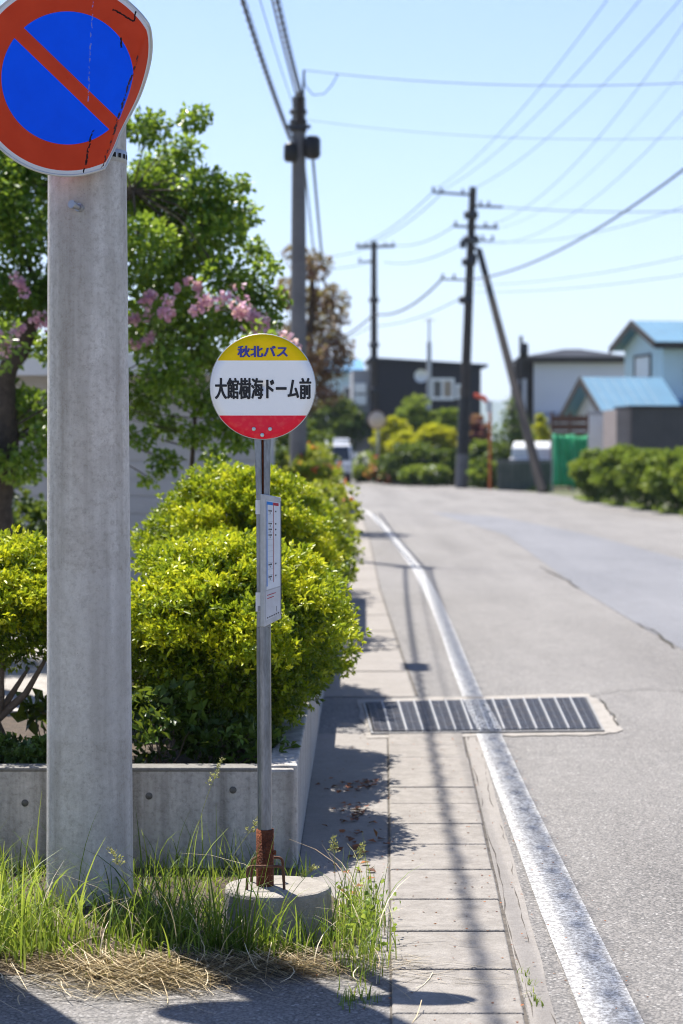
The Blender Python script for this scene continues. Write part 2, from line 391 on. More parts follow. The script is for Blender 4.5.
# ================================================================== SETTING
def sheet(name, pts, z, material):
    return struct(MB().quad(*[(x, y, z) for x, y in pts]).build(name, material))
struct(MB().quad((-6000, -60, -.035), (6000, -60, -.035), (6000, 9000, -.035), (-6000, 9000, -.035)).build('ground', M['dirt']))
# road sheet, bending away to the left in the distance (built as a strip)
left = [(-2.2, -12), (-2.2, 8.86), (-.30, 8.88), (-.26, 20), (-.10, 40), (-.05, 58), (-.4, 62), (-2.2, 70), (-4.5, 82), (-9, 100), (-18, 122), (-34, 150)]
right = [(10.2, -12), (10.0, 8.86), (10.0, 8.88), (9.8, 20), (9.5, 40), (8.8, 54), (8.4, 66), (7.6, 78), (5.6, 89), (2.2, 107), (-6.5, 138), (-24, 170)]
mb = MB()
n = len(left); mb.add([(x, y, 0) for x, y in left]+[(x, y, 0) for x, y in right], [(i, n+i, n+i+1, i+1) for i in range(n-1)])
struct(mb.build('road', M['asphalt']))
def flat_strip(name, pts, wdt, z, material):
    mb = MB(); vs = []
    for i, (x, y) in enumerate(pts):
        a = pts[max(i-1, 0)]; b = pts[min(i+1, len(pts)-1)]; tx, ty = b[0]-a[0], b[1]-a[1]; l = math.hypot(tx, ty)
        nx, ny = ty/l, -tx/l; ww = wdt[i] if isinstance(wdt, list) else wdt
        vs += [(x-nx*ww/2, y-ny*ww/2, z), (x+nx*ww/2, y+ny*ww/2, z)]
    mb.add(vs, [(2*i, 2*i+1, 2*i+3, 2*i+2) for i in range(len(pts)-1)]); return struct(mb.build(name, material))
LX = lambda y: float(np.interp(y, [2, 6.57, 7.3, 9.3, 12.8, 15.8, 20.6, 25, 29.8, 38.2, 46, 53.2], [.82, .85, .853, .862, .915, .945, 1.03, 1.08, 1.10, 1.03, .93, .80]))
flat_strip('road_line', [(LX(y), y) for y in (2, 5, 8, 11, 13.05)], [.19, .187, .182, .162, .155], .006, M['line'])
flat_strip('road_line', [(LX(y), y) for y in np.linspace(14.95, 53, 26)]+[(.68, 56.5), (.48, 59.5), (.1, 61.3), (-.5, 62.3), (-1.2, 63)], .15, .006, M['line'])
# bluish repaired patch in the middle of the road and its cracks
patch = [G(430, 512), G(506, 535), G(581, 590), G(640, 626), G(683, 650), G(760, 690), G(900, 640), G(760, 582), G(683, 560), G(590, 535), G(500, 517)]
sheet('road_patch', [(p.x, p.y) for p in patch], .004, M['patch'])
def crack(pts, wd):
    q = []
    for (a, b) in zip(pts[:-1], pts[1:]):
        for k in range(8):
            f = k/8; q.append(G(a[0]+(b[0]-a[0])*f+random.uniform(-1.6, 1.6), a[1]+(b[1]-a[1])*f+random.uniform(-.5, .5)))
    q = [(p.x, p.y) for p in q]; flat_strip('road_crack', q, [wd*random.uniform(.4, 1.3) for _ in q], .0085, M['gap'])
crack([(540, 567), (562, 578), (581, 590)], .03); crack([(636, 624), (655, 632), (678, 651)], .03)
crack([(590, 697), (615, 692), (650, 690), (690, 693)], .012)
crack([(600, 700), (612, 715), (618, 728)], .012)
# concrete cover slabs of the roadside gutter, dark joints between
sx0 = lambda y: .155+(y-6.7)*.0205
sx1 = lambda y: .585+(y-6.7)*.0275
sheet('gutter_bed', [(sx0(3.0), 3.0), (sx1(3.0)+.004, 3.0), (sx1(13.05)+.004, 13.05), (sx0(13.05), 13.05)], .003, M['joint'])
flat_strip('slab_shoulder', [(sx1(y)+.050, y) for y in np.linspace(3.2, 13.0, 30)], [.088+random.uniform(-.008, .008) for _ in range(30)], .0028, M['apron'])
ys = [3.2, 3.75, 4.3, 4.85, 5.4, 5.97, 6.56, 7.12, 7.68, 8.22, 8.80, 9.36, 9.87, 10.43, 10.93, 11.98, 12.5, 13.05]
mb = MB()
for i, (a, b) in enumerate(zip(ys[:-1], ys[1:])):
    g = random.uniform(.005, .016); j = random.uniform(-.004, .004); zt = .012+random.uniform(-.002, .002)
    x0a, x0b, x1a, x1b = sx0(a)+.006, sx0(b)+.006, sx1(a)-.006+j, sx1(b)-.006+j; a2, b2 = a+g, b-g*.4
    c = .006
    mb.hexa([(x0a, a2, .0045), (x1a, a2, .0045), (x1b, b2, .0045), (x0b, b2, .0045), (x0a+c, a2+c, zt), (x1a-c, a2+c, zt), (x1b-c, b2-c, zt), (x0b+c, b2-c, zt)])
struct(mb.build('gutter_slabs', M['slab'], bevel=.003))
# plain concrete strip between the gutter slabs and the planter wall, and beyond the grate
wx = lambda y: -.19+.0098*(y-8.7)
sheet('wall_side_strip', [(wx(8.2), 7.3), (sx0(7.3)-.004, 7.3), (sx0(13.05)-.004, 13.05), (wx(13.05), 13.05)], .0022, M['apron'])
sheet('concrete_strip', [(wx(14.95), 14.95), (.52, 14.95), (.50, 18), (.47, 26), (.52, 40), (.5, 56), (wx(56), 56)], .004, M['apron'])
mb = MB()
for y in (16.6, 18.4, 20.2, 22.1, 24, 26, 28, 30.5, 33, 36, 39, 43): mb.quad((wx(y), y, .0075), (.5, y, .0075), (.5, y+.03, .0075), (wx(y), y+.03, .0075))
struct(mb.build('strip_joints', M['gap']))
flat_strip('strip_edge', [(.54, 15), (.52, 18), (.48, 26), (.53, 40), (.51, 56)], .016, .0075, M['joint'])
flat_strip('slab_edge_seam', [(sx1(y)+.016+.008*math.sin(y*3)+random.uniform(-.004, .004), y) for y in np.linspace(3.2, 13, 60)], [.006*max(0, random.uniform(-.5, 1.4)) for _ in range(60)], .0035, M['joint'])
flat_strip('slab_edge_seam', [(sx1(y)+.075+.010*math.sin(y*2.2)+random.uniform(-.006, .006), y) for y in np.linspace(3.2, 13, 90)], [.005*max(0, random.uniform(-1.2, 1.3)) for _ in range(90)], .0035, M['joint'])
# yard behind the planter; unseen pale ground behind the camera, added to bounce light
sheet('bounce_ground', [(-40, -58), (.1, -58), (.1, 4.6), (-40, 4.6)], .004, M['gravel'])
sheet('yard', [(-14, 11.2), (-1.35, 11.2), (-1.15, 60), (-14, 60)], -.01, M['gravel'])
# far hills
def hills():
    xs = np.linspace(-4200, 4200, 90); V = []; Fc = []
    for i, x in enumerate(xs):
        h = 120+60*math.sin(x*.0017+1)+35*math.sin(x*.0051)+18*math.sin(x*.013+2)+8*math.sin(x*.031)
        h *= .55+.45*math.exp(-((x-350)/900)**2)
        for k, (dy, f) in enumerate(((0, 0), (250, .35), (600, .8), (900, 1), (1500, .5))): V.append((x*(1+k*.03), 3900+dy, -5+h*.52*f+7*f*math.sin(x*.02+k)))
    for i in range(len(xs)-1):
        for k in range(4): a = i*5+k; Fc.append((a, a+5, a+6, a+1))
    return np_mesh('hills', np.array(V), Fc, 4, M['hill'], smooth=True)
M['hill'] = mat('forested hill', (.05, .085, .035), .95, .2, .02, c2=(.03, .055, .03), scale2=.1)
struct(hills())

# air: the far hills fade to blue
def haze():
    o = MB().box(-6400, 6400, -90, 9200, -1.05, 420).build('haze', M['haze'])
    o.data.materials.clear(); m = bpy.data.materials.new('haze'); m.use_nodes = True; nt = m.node_tree
    nt.nodes.remove(nt.nodes['Principled BSDF']); v = nt.nodes.new('ShaderNodeVolumePrincipled')
    v.inputs['Color'].default_value = (.72, .84, 1, 1); v.inputs['Density'].default_value = 1.6e-4; v.inputs['Anisotropy'].default_value = .2
    lk(nt, v.outputs[0], nt.nodes['Material Output'].inputs['Volume']); o.data.materials.append(m)
    tag(o, 'thin bluish air haze softening the far hills', 'haze', None, 'stuff')
M['haze'] = M['wall_conc']
haze()
# ------------------------------------------------------------------ planter wall
wall = thing('planter_wall', 'low grey board-formed concrete planter wall with round tie holes under the azaleas', 'wall', (-.3, 8.8, 0))
WT = .425
front_y = 8.88
mb = MB(); mb.box(-6, wx(8.9)-.012, front_y, front_y+.13, -.03, WT)
mb.build('front_wall', M['wall_conc'], wall, bevel=.012)
mb = MB()
segs = [8.90, 11.9, 14.9, 17.9, 21, 25, 29, 33, 37, 42, 47, 52, 57, 60]
for a, b in zip(segs[:-1], segs[1:]):
    g = .006
    mb.hexa([(wx(a)-.135, a+g, -.03), (wx(a), a+g, -.03), (wx(b), b-g, -.03), (wx(b)-.135, b-g, -.03), (wx(a)-.135, a+g, WT+.012), (wx(a), a+g, WT+.012), (wx(b), b-g, WT+.012), (wx(b)-.135, b-g, WT+.012)])
mb.build('side_wall', M['wall_conc'], wall, bevel=.01)
mb = MB(); mb.box(-6, wx(8.9)-.16, front_y-.003, front_y+.115, WT-.014, WT+.006); mb.build('rim', M['cap_conc'], wall, bevel=.008)
for (x, y) in ((25, 803), (149, 796), (233, 790), (-70, 809)):
    p = P(x, y, front_y); mb = MB(); mb.lathe([(.0155, .002), (.015, -.0022), (.0, -.0025)], (p.x, front_y-.0005, p.z), 16, 'y'); mb.build('tie_hole', M['tie'], wall)
struct(MB().quad((-6, front_y+.12, WT-.09), (wx(9)-.13, front_y+.12, WT-.09), (wx(12)-.13, 12, WT-.09), (wx(60)-.13, 60, WT-.09), (-1.3, 60, WT-.09), (-1.3, 11.3, WT-.09), (-6, 11.3, WT-.09)).build('planter_soil', M['soil']))
k_ = MB().box(-6, -1.3, 11.3, 11.42, -.03, WT-.06); k_.box(-1.42, -1.3, 11.42, 60, -.03, WT-.06)
k_.build('back_wall', M['wall_conc'], wall)

# ------------------------------------------------------------------ big concrete pole with the no-parking sign
px_, py_ = -1.000, 8.30
pole = thing('utility_pole', 'thick grey concrete utility pole in the left foreground carrying the round no parking sign', 'utility pole', (px_, py_, 0))
prof = []
for i in range(30):
    z = -.1+9.0*i/29; prof.append((.172-.0062*z, z))
MB().lathe(prof+[(0, 8.9)], (px_, py_, 0), 48).build('shaft', M['pole_conc'], pole)
bz = P(100, 158, 8.3).z
mb = MB(); rr = .172-.0062*bz+.003
mb.lathe([(rr-.002, -.024), (rr, -.022), (rr, .022), (rr-.002, .024)], (px_, py_, bz), 48)
band = mb.build('steel_band', M['steel'], pole)
mb = MB()
for k in range(26):
    a = R(-150+k*12); c = Vector((px_+math.cos(a)*rr, py_+math.sin(a)*rr, bz)); t = Vector((-math.sin(a), math.cos(a), 0)); o_ = Vector((math.cos(a), math.sin(a), 0))*.0015
    mb.quad(c+o_-t*.009+Vector((0, 0, -.009)), c+o_+t*.009+Vector((0, 0, -.009)), c+o_+t*.009+Vector((0, 0, .009)), c+o_-t*.009+Vector((0, 0, .009)))
mb.build('slot_row', M['pit'], band)
q = P(80, 208, 8.3-.15); q.y = py_-math.sqrt(max(0, .153**2-(q.x-px_)**2))
mb = MB(); d = Vector((-.45, -.85, .16)).normalized()
mb.tube([q-d*.03, q+d*.012], .017, 14); mb.tube([q+d*.008, q+d*.05], .011, 12); mb.tube([q+d*.045, q+d*.058], .016, 12)
mb.build('step_bolt', M['steel'], pole)
mb = MB(); mb.box(px_-.06, px_+.04, 8.075, py_-.14, bz-.02, bz+.02); mb.build('bracket', M['steel'], pole)

gp = thing('shadow_post', 'square concrete post with a flat cap, out of view, added to cast the lower left shadow', 'shadow post', (-1.60, 7.40, 0))  # unseen post, its kind guessed, added to throw the lower left ground shadow
MB().box(-1.78, -1.42, 7.24, 7.56, -.03, 2.7).build('shaft', M['wall_conc'], gp, bevel=.012)
MB().box(-1.81, -1.39, 7.21, 7.59, 2.702, 2.77).build('cap', M['cap_conc'], gp, bevel=.012)
MB().box(-1.60, -1.50, 7.236, 7.2395, 1.42, 1.56).build('post_plate', M['steel'], gp)
# no parking sign: a disc with its right edge folded back by a knock
sc_ = 8.05/F; cen = P(67.5, 78, 8.05); RO = 96.0
ca = np.array((139.5-67.5, 54-78.)); cb = np.array((103-67.5, 168-78.)); ct = (cb-ca)/np.linalg.norm(cb-ca); cn = np.array((-ct[1], ct[0]))
if cn[0] < 0: cn = -cn
def sign_pt(u, v, off=0.):   # u,v pixels from centre (v down) -> world
    d = (u-ca[0])*cn[0]+(v-ca[1])*cn[1]; dep = 0
    along = (u-ca[0])*ct[0]+(v-ca[1])*ct[1]
    if d > 0:
        ang = R(min(89, max(40, 70+.24*along))); s = d
        nd_ = s*math.cos(ang); dep = s*math.sin(ang)
        if d > 3: dep -= 1.2*math.sin(along*.12)
        u += cn[0]*(nd_-d); v += cn[1]*(nd_-d)
    else: dep = -1.6*math.exp(-((d+6)/7)**2)
    if v < -45: dep += ((-45-v)/51)**2*5*max(0, (u-20)/60)
    return Vector((cen.x+u*sc_, cen.y+dep*sc_-off, cen.z-v*sc_))
sign = thing('no_parking_sign', 'round blue and red no parking sign with bent right edge, on the thick pole', 'road sign', cen)
nr, na = 48, 128; V = []; UV = []; Fq = []
for i in range(nr+1):
    for j in range(na):
        r = RO*max(.001, i/nr); a = 2*math.pi*j/na; V.append(sign_pt(r*math.cos(a), r*math.sin(a))); UV.append((r*math.cos(a)/RO, -r*math.sin(a)/RO))
for i in range(nr):
    for j in range(na): Fq.append((i*na+j, i*na+(j+1) % na, (i+1)*na+(j+1) % na, (i+1)*na+j))
def signmat():
    m, nt, b = newmat('no parking sign face'); uv = nd(nt, 'ShaderNodeUVMap').outputs[0]
    s = nd(nt, 'ShaderNodeSeparateXYZ'); lk(nt, uv, s.inputs[0]); x, y = s.outputs[0], s.outputs[1]
    r = m_(nt, 'SQRT', m_(nt, 'ADD', m_(nt, 'MULTIPLY', x, x), m_(nt, 'MULTIPLY', y, y)))
    # bar: from upper left to lower right
    th = R(-43.9); nx, ny = -math.sin(th), math.cos(th)
    dd = m_(nt, 'ADD', m_(nt, 'ADD', m_(nt, 'MULTIPLY', x, nx), m_(nt, 'MULTIPLY', y, ny)), .012)
    bar = m_(nt, 'LESS_THAN', m_(nt, 'ABSOLUTE', dd), .0715)
    blue = m_(nt, 'MULTIPLY', m_(nt, 'LESS_THAN', r, .685), m_(nt, 'SUBTRACT', 1, bar))
    n1 = noise(nt, uv, 3, 4); n2 = noise(nt, uv, 60, 3)
    red = mixc(nt, n1, (.52, .045, .014), (.58, .055, .018))
    col = mixc(nt, blue, red, mixc(nt, n1, (.0, .088, .88), (.0, .098, .94)))
    col = mixc(nt, m_(nt, 'GREATER_THAN', r, .955), col, (.62, .63, .65))
    def seg(ax, ay, bx, by, wd, colr, th_):
        nonlocal col
        ax, ay, bx, by = ax/RO, -ay/RO, bx/RO, -by/RO; l = math.hypot(bx-ax, by-ay); tx, ty = (bx-ax)/l, (by-ay)/l
        px, py = m_(nt, 'SUBTRACT', x, ax), m_(nt, 'SUBTRACT', y, ay)
        al = m_(nt, 'ADD', m_(nt, 'MULTIPLY', px, tx), m_(nt, 'MULTIPLY', py, ty)); pe = m_(nt, 'SUBTRACT', m_(nt, 'MULTIPLY', px, ty), m_(nt, 'MULTIPLY', py, tx))
        wob = m_(nt, 'MULTIPLY', m_(nt, 'SUBTRACT', noise(nt, uv, 12, 4), .5), .016)
        f = m_(nt, 'LESS_THAN', m_(nt, 'ABSOLUTE', m_(nt, 'ADD', pe, wob)), wd)
        f = m_(nt, 'MULTIPLY', f, m_(nt, 'MULTIPLY', m_(nt, 'GREATER_THAN', al, 0), m_(nt, 'LESS_THAN', al, l)))
        f = m_(nt, 'MULTIPLY', f, m_(nt, 'GREATER_THAN', noise(nt, uv, 17, 4, .75), th_))
        col = mixc(nt, f, col, colr)
    seg(26, -82, 20, 24, .006, (.16, .22, .6), .5)
    seg(25, 51, 15, 96, .009, (.01, .01, .012), .35)
    seg(45, -68, 66, -56, .009, (.012, .01, .01), .2); seg(66, -56, 68, -66, .009, (.012, .01, .01), .2)
    seg(53, -40, 54, -30, .010, (.012, .01, .01), .2)
    seg(70.5, -22, 47, 51, .011, (.05, .03, .035), .44); seg(50, 45, 33, 92, .009, (.05, .03, .035), .5)
    lk(nt, col, b.inputs['Base Color']); b.inputs['Roughness'].default_value = .6; b.inputs['Specular IOR Level'].default_value = .1
    return m
def disc_obj(name, V, UV, Fq, material, parent, thick):
    me = bpy.data.meshes.new(name); org = parent_origin(parent)
    me.from_pydata([tuple(Vector(v)-org) for v in V], [], Fq)
    ul = me.uv_layers.new(name='UVMap')
    idx = np.zeros(len(me.loops), dtype=np.int32); me.loops.foreach_get('vertex_index', idx)
    ul.data.foreach_set('uv', np.array(UV, dtype=np.float32)[idx].ravel())
    me.polygons.foreach_set('use_smooth', [True]*len(me.polygons)); me.update()
    o = link_mesh(name, me, material, parent)
    md = o.modifiers.new('sheet', 'SOLIDIFY'); md.thickness = thick; md.offset = -1
    return o
disc_obj('sign_face', V, UV, Fq, signmat(), sign, .0025)
mb = MB(); pth = [sign_pt(RO*1.004*math.cos(2*math.pi*j/128), RO*1.004*math.sin(2*math.pi*j/128), -.004) for j in range(129)]
mb.tube(pth, .0062, 8, False); mb.build('rolled_rim', M['alu'], sign)

# ------------------------------------------------------------------ bus stop
bx, by = (262.7+1.5-341.5)*7.7/F, 7.70
bs = thing('bus_stop_sign', 'bus stop post with round yellow, white and red sign, narrow timetable and concrete foot', 'bus stop', (bx, by, 0))
# foot: a cast disc with slightly uneven edge
fc = P(277, 893, 7.70); fcx = fc.x
prof = [(0, .176), (.10, .177), (.184, .175), (.192, .171), (.196, .160), (.199, .09), (.203, .03), (.206, -.03)]
n = 56; vs = []
for (r, z) in prof:
    for j in range(n):
        a = 2*math.pi*j/n; k = 1+.012*math.sin(3*a+z*9)+.010*math.sin(7*a+1)+.006*math.sin(17*a+z*40); vs.append((fcx+r*k*math.cos(a), by+r*k*math.sin(a), z))
MB().add(vs, [(i*n+j, i*n+(j+1) % n, (i+1)*n+(j+1) % n, (i+1)*n+j)[::-1] for i in range(len(prof)-1) for j in range(n)], False).build('foot', M['base_conc'], bs)
sx_ = P(265, 860, by).x
mb = MB(); mb.lathe([(.027, .16), (.0325, .16), (.0325, .165), (.0325, P(265, 829, by).z), (.027, P(265, 829, by).z)], (sx_, by, 0), 28); sl = mb.build('sleeve', M['rust'], bs)
mb = MB(); mb.lathe([(.0, -.004), (.008, -.004), (.009, .006), (0, .008)], (sx_+.034, by-.01, .30), 10, 'x'); mb.build('set_screw', M['rust'], sl)
def handle(x0, x1, yy, zt, lean):
    zb = .165; r = .018; pts = [(x0, yy, zb)]
    pts += [(x0+lean, yy, zt-r)]+[(x0+lean+r*(1-math.cos(a)), yy-.0, zt-r+r*math.sin(a)) for a in (R(30), R(60), R(90))]
    pts += [(x1-lean-r*(1-math.cos(a)), yy, zt-r+r*math.sin(a)) for a in (R(90), R(60), R(30))]+[(x1-lean, yy, zt-r), (x1, yy, zb)]
    return MB().tube(pts, .0052, 8)
ux = lambda x, Y=7.7: (x-341.5)*Y/F
handle(ux(247), ux(284.5), by-.075, .262, .003).build('lifting_loop', M['rebar'], bs)
handle(ux(250), ux(283), by+.06, .268, .004).build('lifting_loop', M['rebar'], bs)
# post: round lower tube, upper part two pressed channels with a dark slot between
zs0 = P(264, 832, by).z-.06; z1 = P(264, 622, by).z; z2 = P(264, 480, by).z; z3 = P(262.7, 432, by).z
lean = lambda z: sx_+(P(262.7, 440, by).x-sx_)*(z-.2)/(z3-.2)
mb = MB(); mb.tube([(lean(zs0), by, zs0), (lean(z1+.02), by, z1+.02)], .0262, 28); post = mb.build('post', M['galv'], bs)
mb = MB(); mb.box(-.0035, .0035, -.0285, -.024, 0, 1)
def chan(mb, x0, x1, za, zb, w0, w1, y0, y1):
    n = 10; vs = []
    e = lambda f: 1 if f < .6 else 1+.28*((f-.6)/.4)**1.5
    for i in range(n+1):
        f = i/n; a = za+(zb-za)*f; k = e(f)
        vs += [(lean(a)+x0*k, by+y0, a), (lean(a)+x1*k, by+y0, a), (lean(a)+x1*k, by+y1, a), (lean(a)+x0*k, by+y1, a)]
    mb.add(vs, [(4*i+j, 4*i+(j+1) % 4, 4*i+4+(j+1) % 4, 4*i+4+j) for i in range(n) for j in range(4)]+[(3, 2, 1, 0), (4*n, 4*n+1, 4*n+2, 4*n+3)])
mb = MB(); chan(mb, -.0245, -.003, z1-.02, z3, 1, 1, -.022, .018); mb.build('channel', M['galv'], bs, bevel=.004)
mb = MB(); chan(mb, .003, .0245, z1-.02, z3, 1, 1, -.021, .018); mb.build('channel', M['galv'], bs, bevel=.004)
mb = MB(); chan(mb, -.0031, .0031, z1-.02, z3+.01, 1, 1, -.012, .012); mb.build('slot_strip', M['rust'], bs)
# round plate
pc = P(262.7, 386.7, by-.032); PR = 52.2*(by-.032)/F; ps = PR/52.2
plate = bpy.data.objects.new('sign_plate_holder', None)
def platemat():
    m, nt, b = newmat('bus stop plate'); uv = nd(nt, 'ShaderNodeUVMap').outputs[0]
    s = nd(nt, 'ShaderNodeSeparateXYZ'); lk(nt, uv, s.inputs[0]); y = s.outputs[1]
    n1 = noise(nt, uv, 4, 4)
    c = mixc(nt, m_(nt, 'GREATER_THAN', y, (386.7-360.6)/52.2), mixc(nt, n1, (.93, .94, .93), (.95, .95, .94)), mixc(nt, n1, (.95, .62, .0), (.97, .66, .0)))
    spots = noise(nt, uv, 9, 3, .5, .5, .75)
    c = mixc(nt, m_(nt, 'LESS_THAN', y, (386.7-415.4)/52.2), c, mixc(nt, spots, (.88, .020, .05), (.90, .07, .08)))
    lk(nt, c, b.inputs['Base Color']); b.inputs['Roughness'].default_value = .3; lk(nt, m_(nt, 'MULTIPLY_ADD', m_(nt, 'LESS_THAN', m_(nt, 'ABSOLUTE', y), .5), .65, .15), b.inputs['Specular IOR Level']); return m
V = []; UV = []; Fq = []; nr, na = 6, 96
for i in range(nr+1):
    for j in range(na):
        r = max(.001, i/nr); a = 2*math.pi*j/na; V.append(pc+Vector((r*PR*math.cos(a), 0, -r*PR*math.sin(a)))); UV.append((r*math.cos(a), -r*math.sin(a)))
for i in range(nr):
    for j in range(na): Fq.append((i*na+j, i*na+(j+1) % na, (i+1)*na+(j+1) % na, (i+1)*na+j))
pl = disc_obj('sign_plate', V, UV, Fq, platemat(), bs, .004)
bpy.data.objects.remove(plate)
mb = MB(); mb.tube([pc+Vector((PR*math.cos(2*math.pi*j/96), .003, PR*math.sin(2*math.pi*j/96))) for j in range(97)], .0028, 8, False); mb.build('plate_edge', M['alu'], pl)
def lettering(body, x0, x1, y0, y1, material, bold, parent, Yp, name='lettering'):
    cu = bpy.data.curves.new('text', 'FONT'); cu.body = body
    to = bpy.data.objects.new('text', cu); COL.objects.link(to)
    bpy.context.view_layer.update()
    me = bpy.data.meshes.new_from_object(to.evaluated_get(bpy.context.evaluated_depsgraph_get()))
    bpy.data.objects.remove(to)
    v = np.zeros(len(me.vertices)*3); me.vertices.foreach_get('co', v); v = v.reshape(-1, 3)
    polys = [tuple(p.vertices) for p in me.polygons]
    a = v.min(0); b = v.max(0); p0 = P(x0, y1, Yp); p1 = P(x1, y0, Yp)
    bx_ = bold*ps
    X = p0.x+bx_+(v[:, 0]-a[0])/(b[0]-a[0])*(p1.x-p0.x-2*bx_); Z = p0.z+bx_*.5+(v[:, 1]-a[1])/(b[1]-a[1])*(p1.z-p0.z-bx_)
    mb = MB()
    for k, (dx, dz) in enumerate(((0, 0), (-1, 0), (1, 0), (0, .5), (0, -.5), (-.7, .4), (.7, .4), (-.7, -.4), (.7, -.4))):
        mb.add([(X[i]+dx*bx_, Yp-.00012*k, Z[i]+dz*bx_) for i in range(len(v))], polys)
    return mb.build(name, material, parent)
lettering('秋北バス', 237.2, 288.0, 345.6, 357.4, M['txt_blue'], .6, pl, by-.0335)
lettering('大館樹海ドーム前', 214.8, 311.4, 377.8, 399.2, M['txt_black'], .68, pl, by-.0335)
for (x, y) in ((253.8, 429), (270, 429), (262.2, 435)):
    p = P(x, y, by-.034); MB().lathe([(.0075, .002), (.0072, -.003), (.004, -.0045), (0, -.005)], p, 14, 'y').build('bolt', M['bolt'], pl)
# timetable case, turned towards the road, its right side cut shorter than the left
def tt():
    c = Vector((lean(1.4)+.018, by-.032, 0)); a = R(38); ux_ = Vector((math.cos(a), math.sin(a), 0)); uy_ = Vector((-math.sin(a), math.cos(a), 0))
    zt, zb = P(262, 494, by-.05).z, P(262, 627, by-.05).z; W = .078; T = .026
    L = lambda x, y, z: c+ux_*x+uy_*y+Vector((0, 0, z))
    x0 = -.026; x1 = x0+W
    zt1, zb1 = zt-.014, zb+.028
    t = MB().hexa([L(x0, -T/2, zb), L(x1, -T/2, zb1), L(x1, T/2, zb1), L(x0, T/2, zb), L(x0, -T/2, zt), L(x1, -T/2, zt1), L(x1, T/2, zt1), L(x0, T/2, zt)]).build('timetable_case', M['case'], bs, bevel=.003)
    def pan(xa, xb, f0, f1, mt, name, off):
        def z(x, f): g = (x-x0)/W; a_, b_ = zb+(zb1-zb)*g, zt+(zt1-zt)*g; return b_+(a_-b_)*f
        return MB().quad(L(xa, -T/2-off, z(xa, f1)), L(xb, -T/2-off, z(xb, f1)), L(xb, -T/2-off, z(xb, f0)), L(xa, -T/2-off, z(xa, f0))).build(name, mt, t)
    pan(x0+.009, x1-.006, .045, .725, M['paper'], 'timetable_sheet', .0008)
    pan(x0+.006, x1-.006, .735, .955, M['paper2'], 'notice_sheet', .0008)
    pan(x0+.010, x0+.038, .052, .075, M['pblue'], 'header', .0016); pan(x0+.039, x1-.014, .052, .075, M['pred'], 'header', .0016)
    pan(x0+.010, x0+.0135, .075, .70, M['pblue'], 'column_rule', .0016); pan(x0+.040, x0+.0425, .075, .68, M['pred2'], 'column_rule', .0016)
    pan(x1-.004, x1-.0005, .03, .97, M['steel_dark'], 'edge_strip', .0008)
    mb = None
    def dash(xa, xb, f0, f1):
        nonlocal mb
        def z(x, f): g = (x-x0)/W; a_, b_ = zb+(zb1-zb)*g, zt+(zt1-zt)*g; return b_+(a_-b_)*f
        mb.quad(L(xa, -T/2-.0018, z(xa, f1)), L(xb, -T/2-.0018, z(xb, f1)), L(xb, -T/2-.0018, z(xb, f0)), L(xa, -T/2-.0018, z(xa, f0)))
    for f in (.115, .213, .258, .302, .53, .625):
        mb = MB()
        for k in range(3): dash(x0+.0185+k*.0052, x0+.0222+k*.0052, f, f+.012)
        dash(x0+.0245, x0+.0268, f+.017, f+.03); dash(x0+.0485, x0+.0535, f+.01*(k%2), f+.012); mb.build('printed_figures', M['txt_black'], t)
    mb = MB()
    for k in range(6): dash(x0+.012+k*.0095, x0+.017+k*.0095, .935, .945)
    mb.build('printed_figures', M['txt_black'], t)
    for f in (.15, .2, .245, .29, .34, .385, .43, .475, .52, .57, .615, .66):
        mb = MB(); dash(x0+.0145, x0+.039, f, f+.0022); mb.build('row_rule', M['rule'], t)
    mb = MB()
    for k, f in enumerate((.765, .79)): dash(x0+.012, x0+.05-k*.008, f, f+.006)
    mb.build('red_rules', M['pred'], t)
    for (za, zb_) in ((P(258, 500, by).z, P(258, 514, by).z), (P(258, 592, by).z, P(258, 611, by).z)):
        MB().box(lean(1.4)-.0275, lean(1.4)-.010, by-.0248, by-.0232, zb_, za).build('white_tape', M['white_paint'], post)
    MB().box(lean(1.4)-.02, lean(1.4)+.05, by-.026, by+.022, zb+.055, zb+.075).build('clamp', M['galv'], post)
M['case'] = mat('aluminium case', (.52, .53, .55), .5, .12, 25, 0, .4)
M['paper'] = mat('timetable paper', (.66, .69, .74), .35, .05, 20); M['paper2'] = mat('notice paper', (.58, .59, .63), .4, .12, 30, c2=(.5, .5, .52))
M['pblue'] = mat('print blue', (.02, .20, .62), .4, .05); M['pred'] = mat('print red', (.42, .03, .06), .4, .05); M['pred2'] = mat('print pale red', (.42, .13, .13), .4, .1); M['rule'] = mat('print rule', (.42, .45, .5), .5, .05)
tt()

# ------------------------------------------------------------------ drain grate
gA, gB, gC, gD = G(366, 703.5, .01), G(585, 698.5, .01), G(601, 730, .01), G(374, 733, .01)   # back left, back right, front right, front left
def grating():
    m, nt, b = newmat('dark grating with worn line paint'); v = coord(nt); s = nd(nt, 'ShaderNodeSeparateXYZ'); lk(nt, v, s.inputs[0])
    f = m_(nt, 'LESS_THAN', m_(nt, 'ABSOLUTE', m_(nt, 'SUBTRACT', s.outputs[0], LX(14))), .078)
    f = m_(nt, 'MULTIPLY', f, noise(nt, v, 60, 4, .7, .42, .56))
    n1 = noise(nt, v, 20, 4)
    dirt = noise(nt, v, 7, 5, .7, .5, .68)
    lk(nt, mixc(nt, m_(nt, 'MULTIPLY', dirt, .35), mixc(nt, f, mixc(nt, n1, (.022, .026, .040), (.045, .052, .075)), (.62, .62, .62)), (.16, .12, .085)), b.inputs['Base Color'])
    b.inputs['Roughness'].default_value = .6; b.inputs['Metallic'].default_value = .2; return m
M['grating'] = grating()
def GL(u, v, z): a = gD.lerp(gC, u); b = gA.lerp(gB, u); p = a.lerp(b, v); return Vector((p.x, p.y, z))
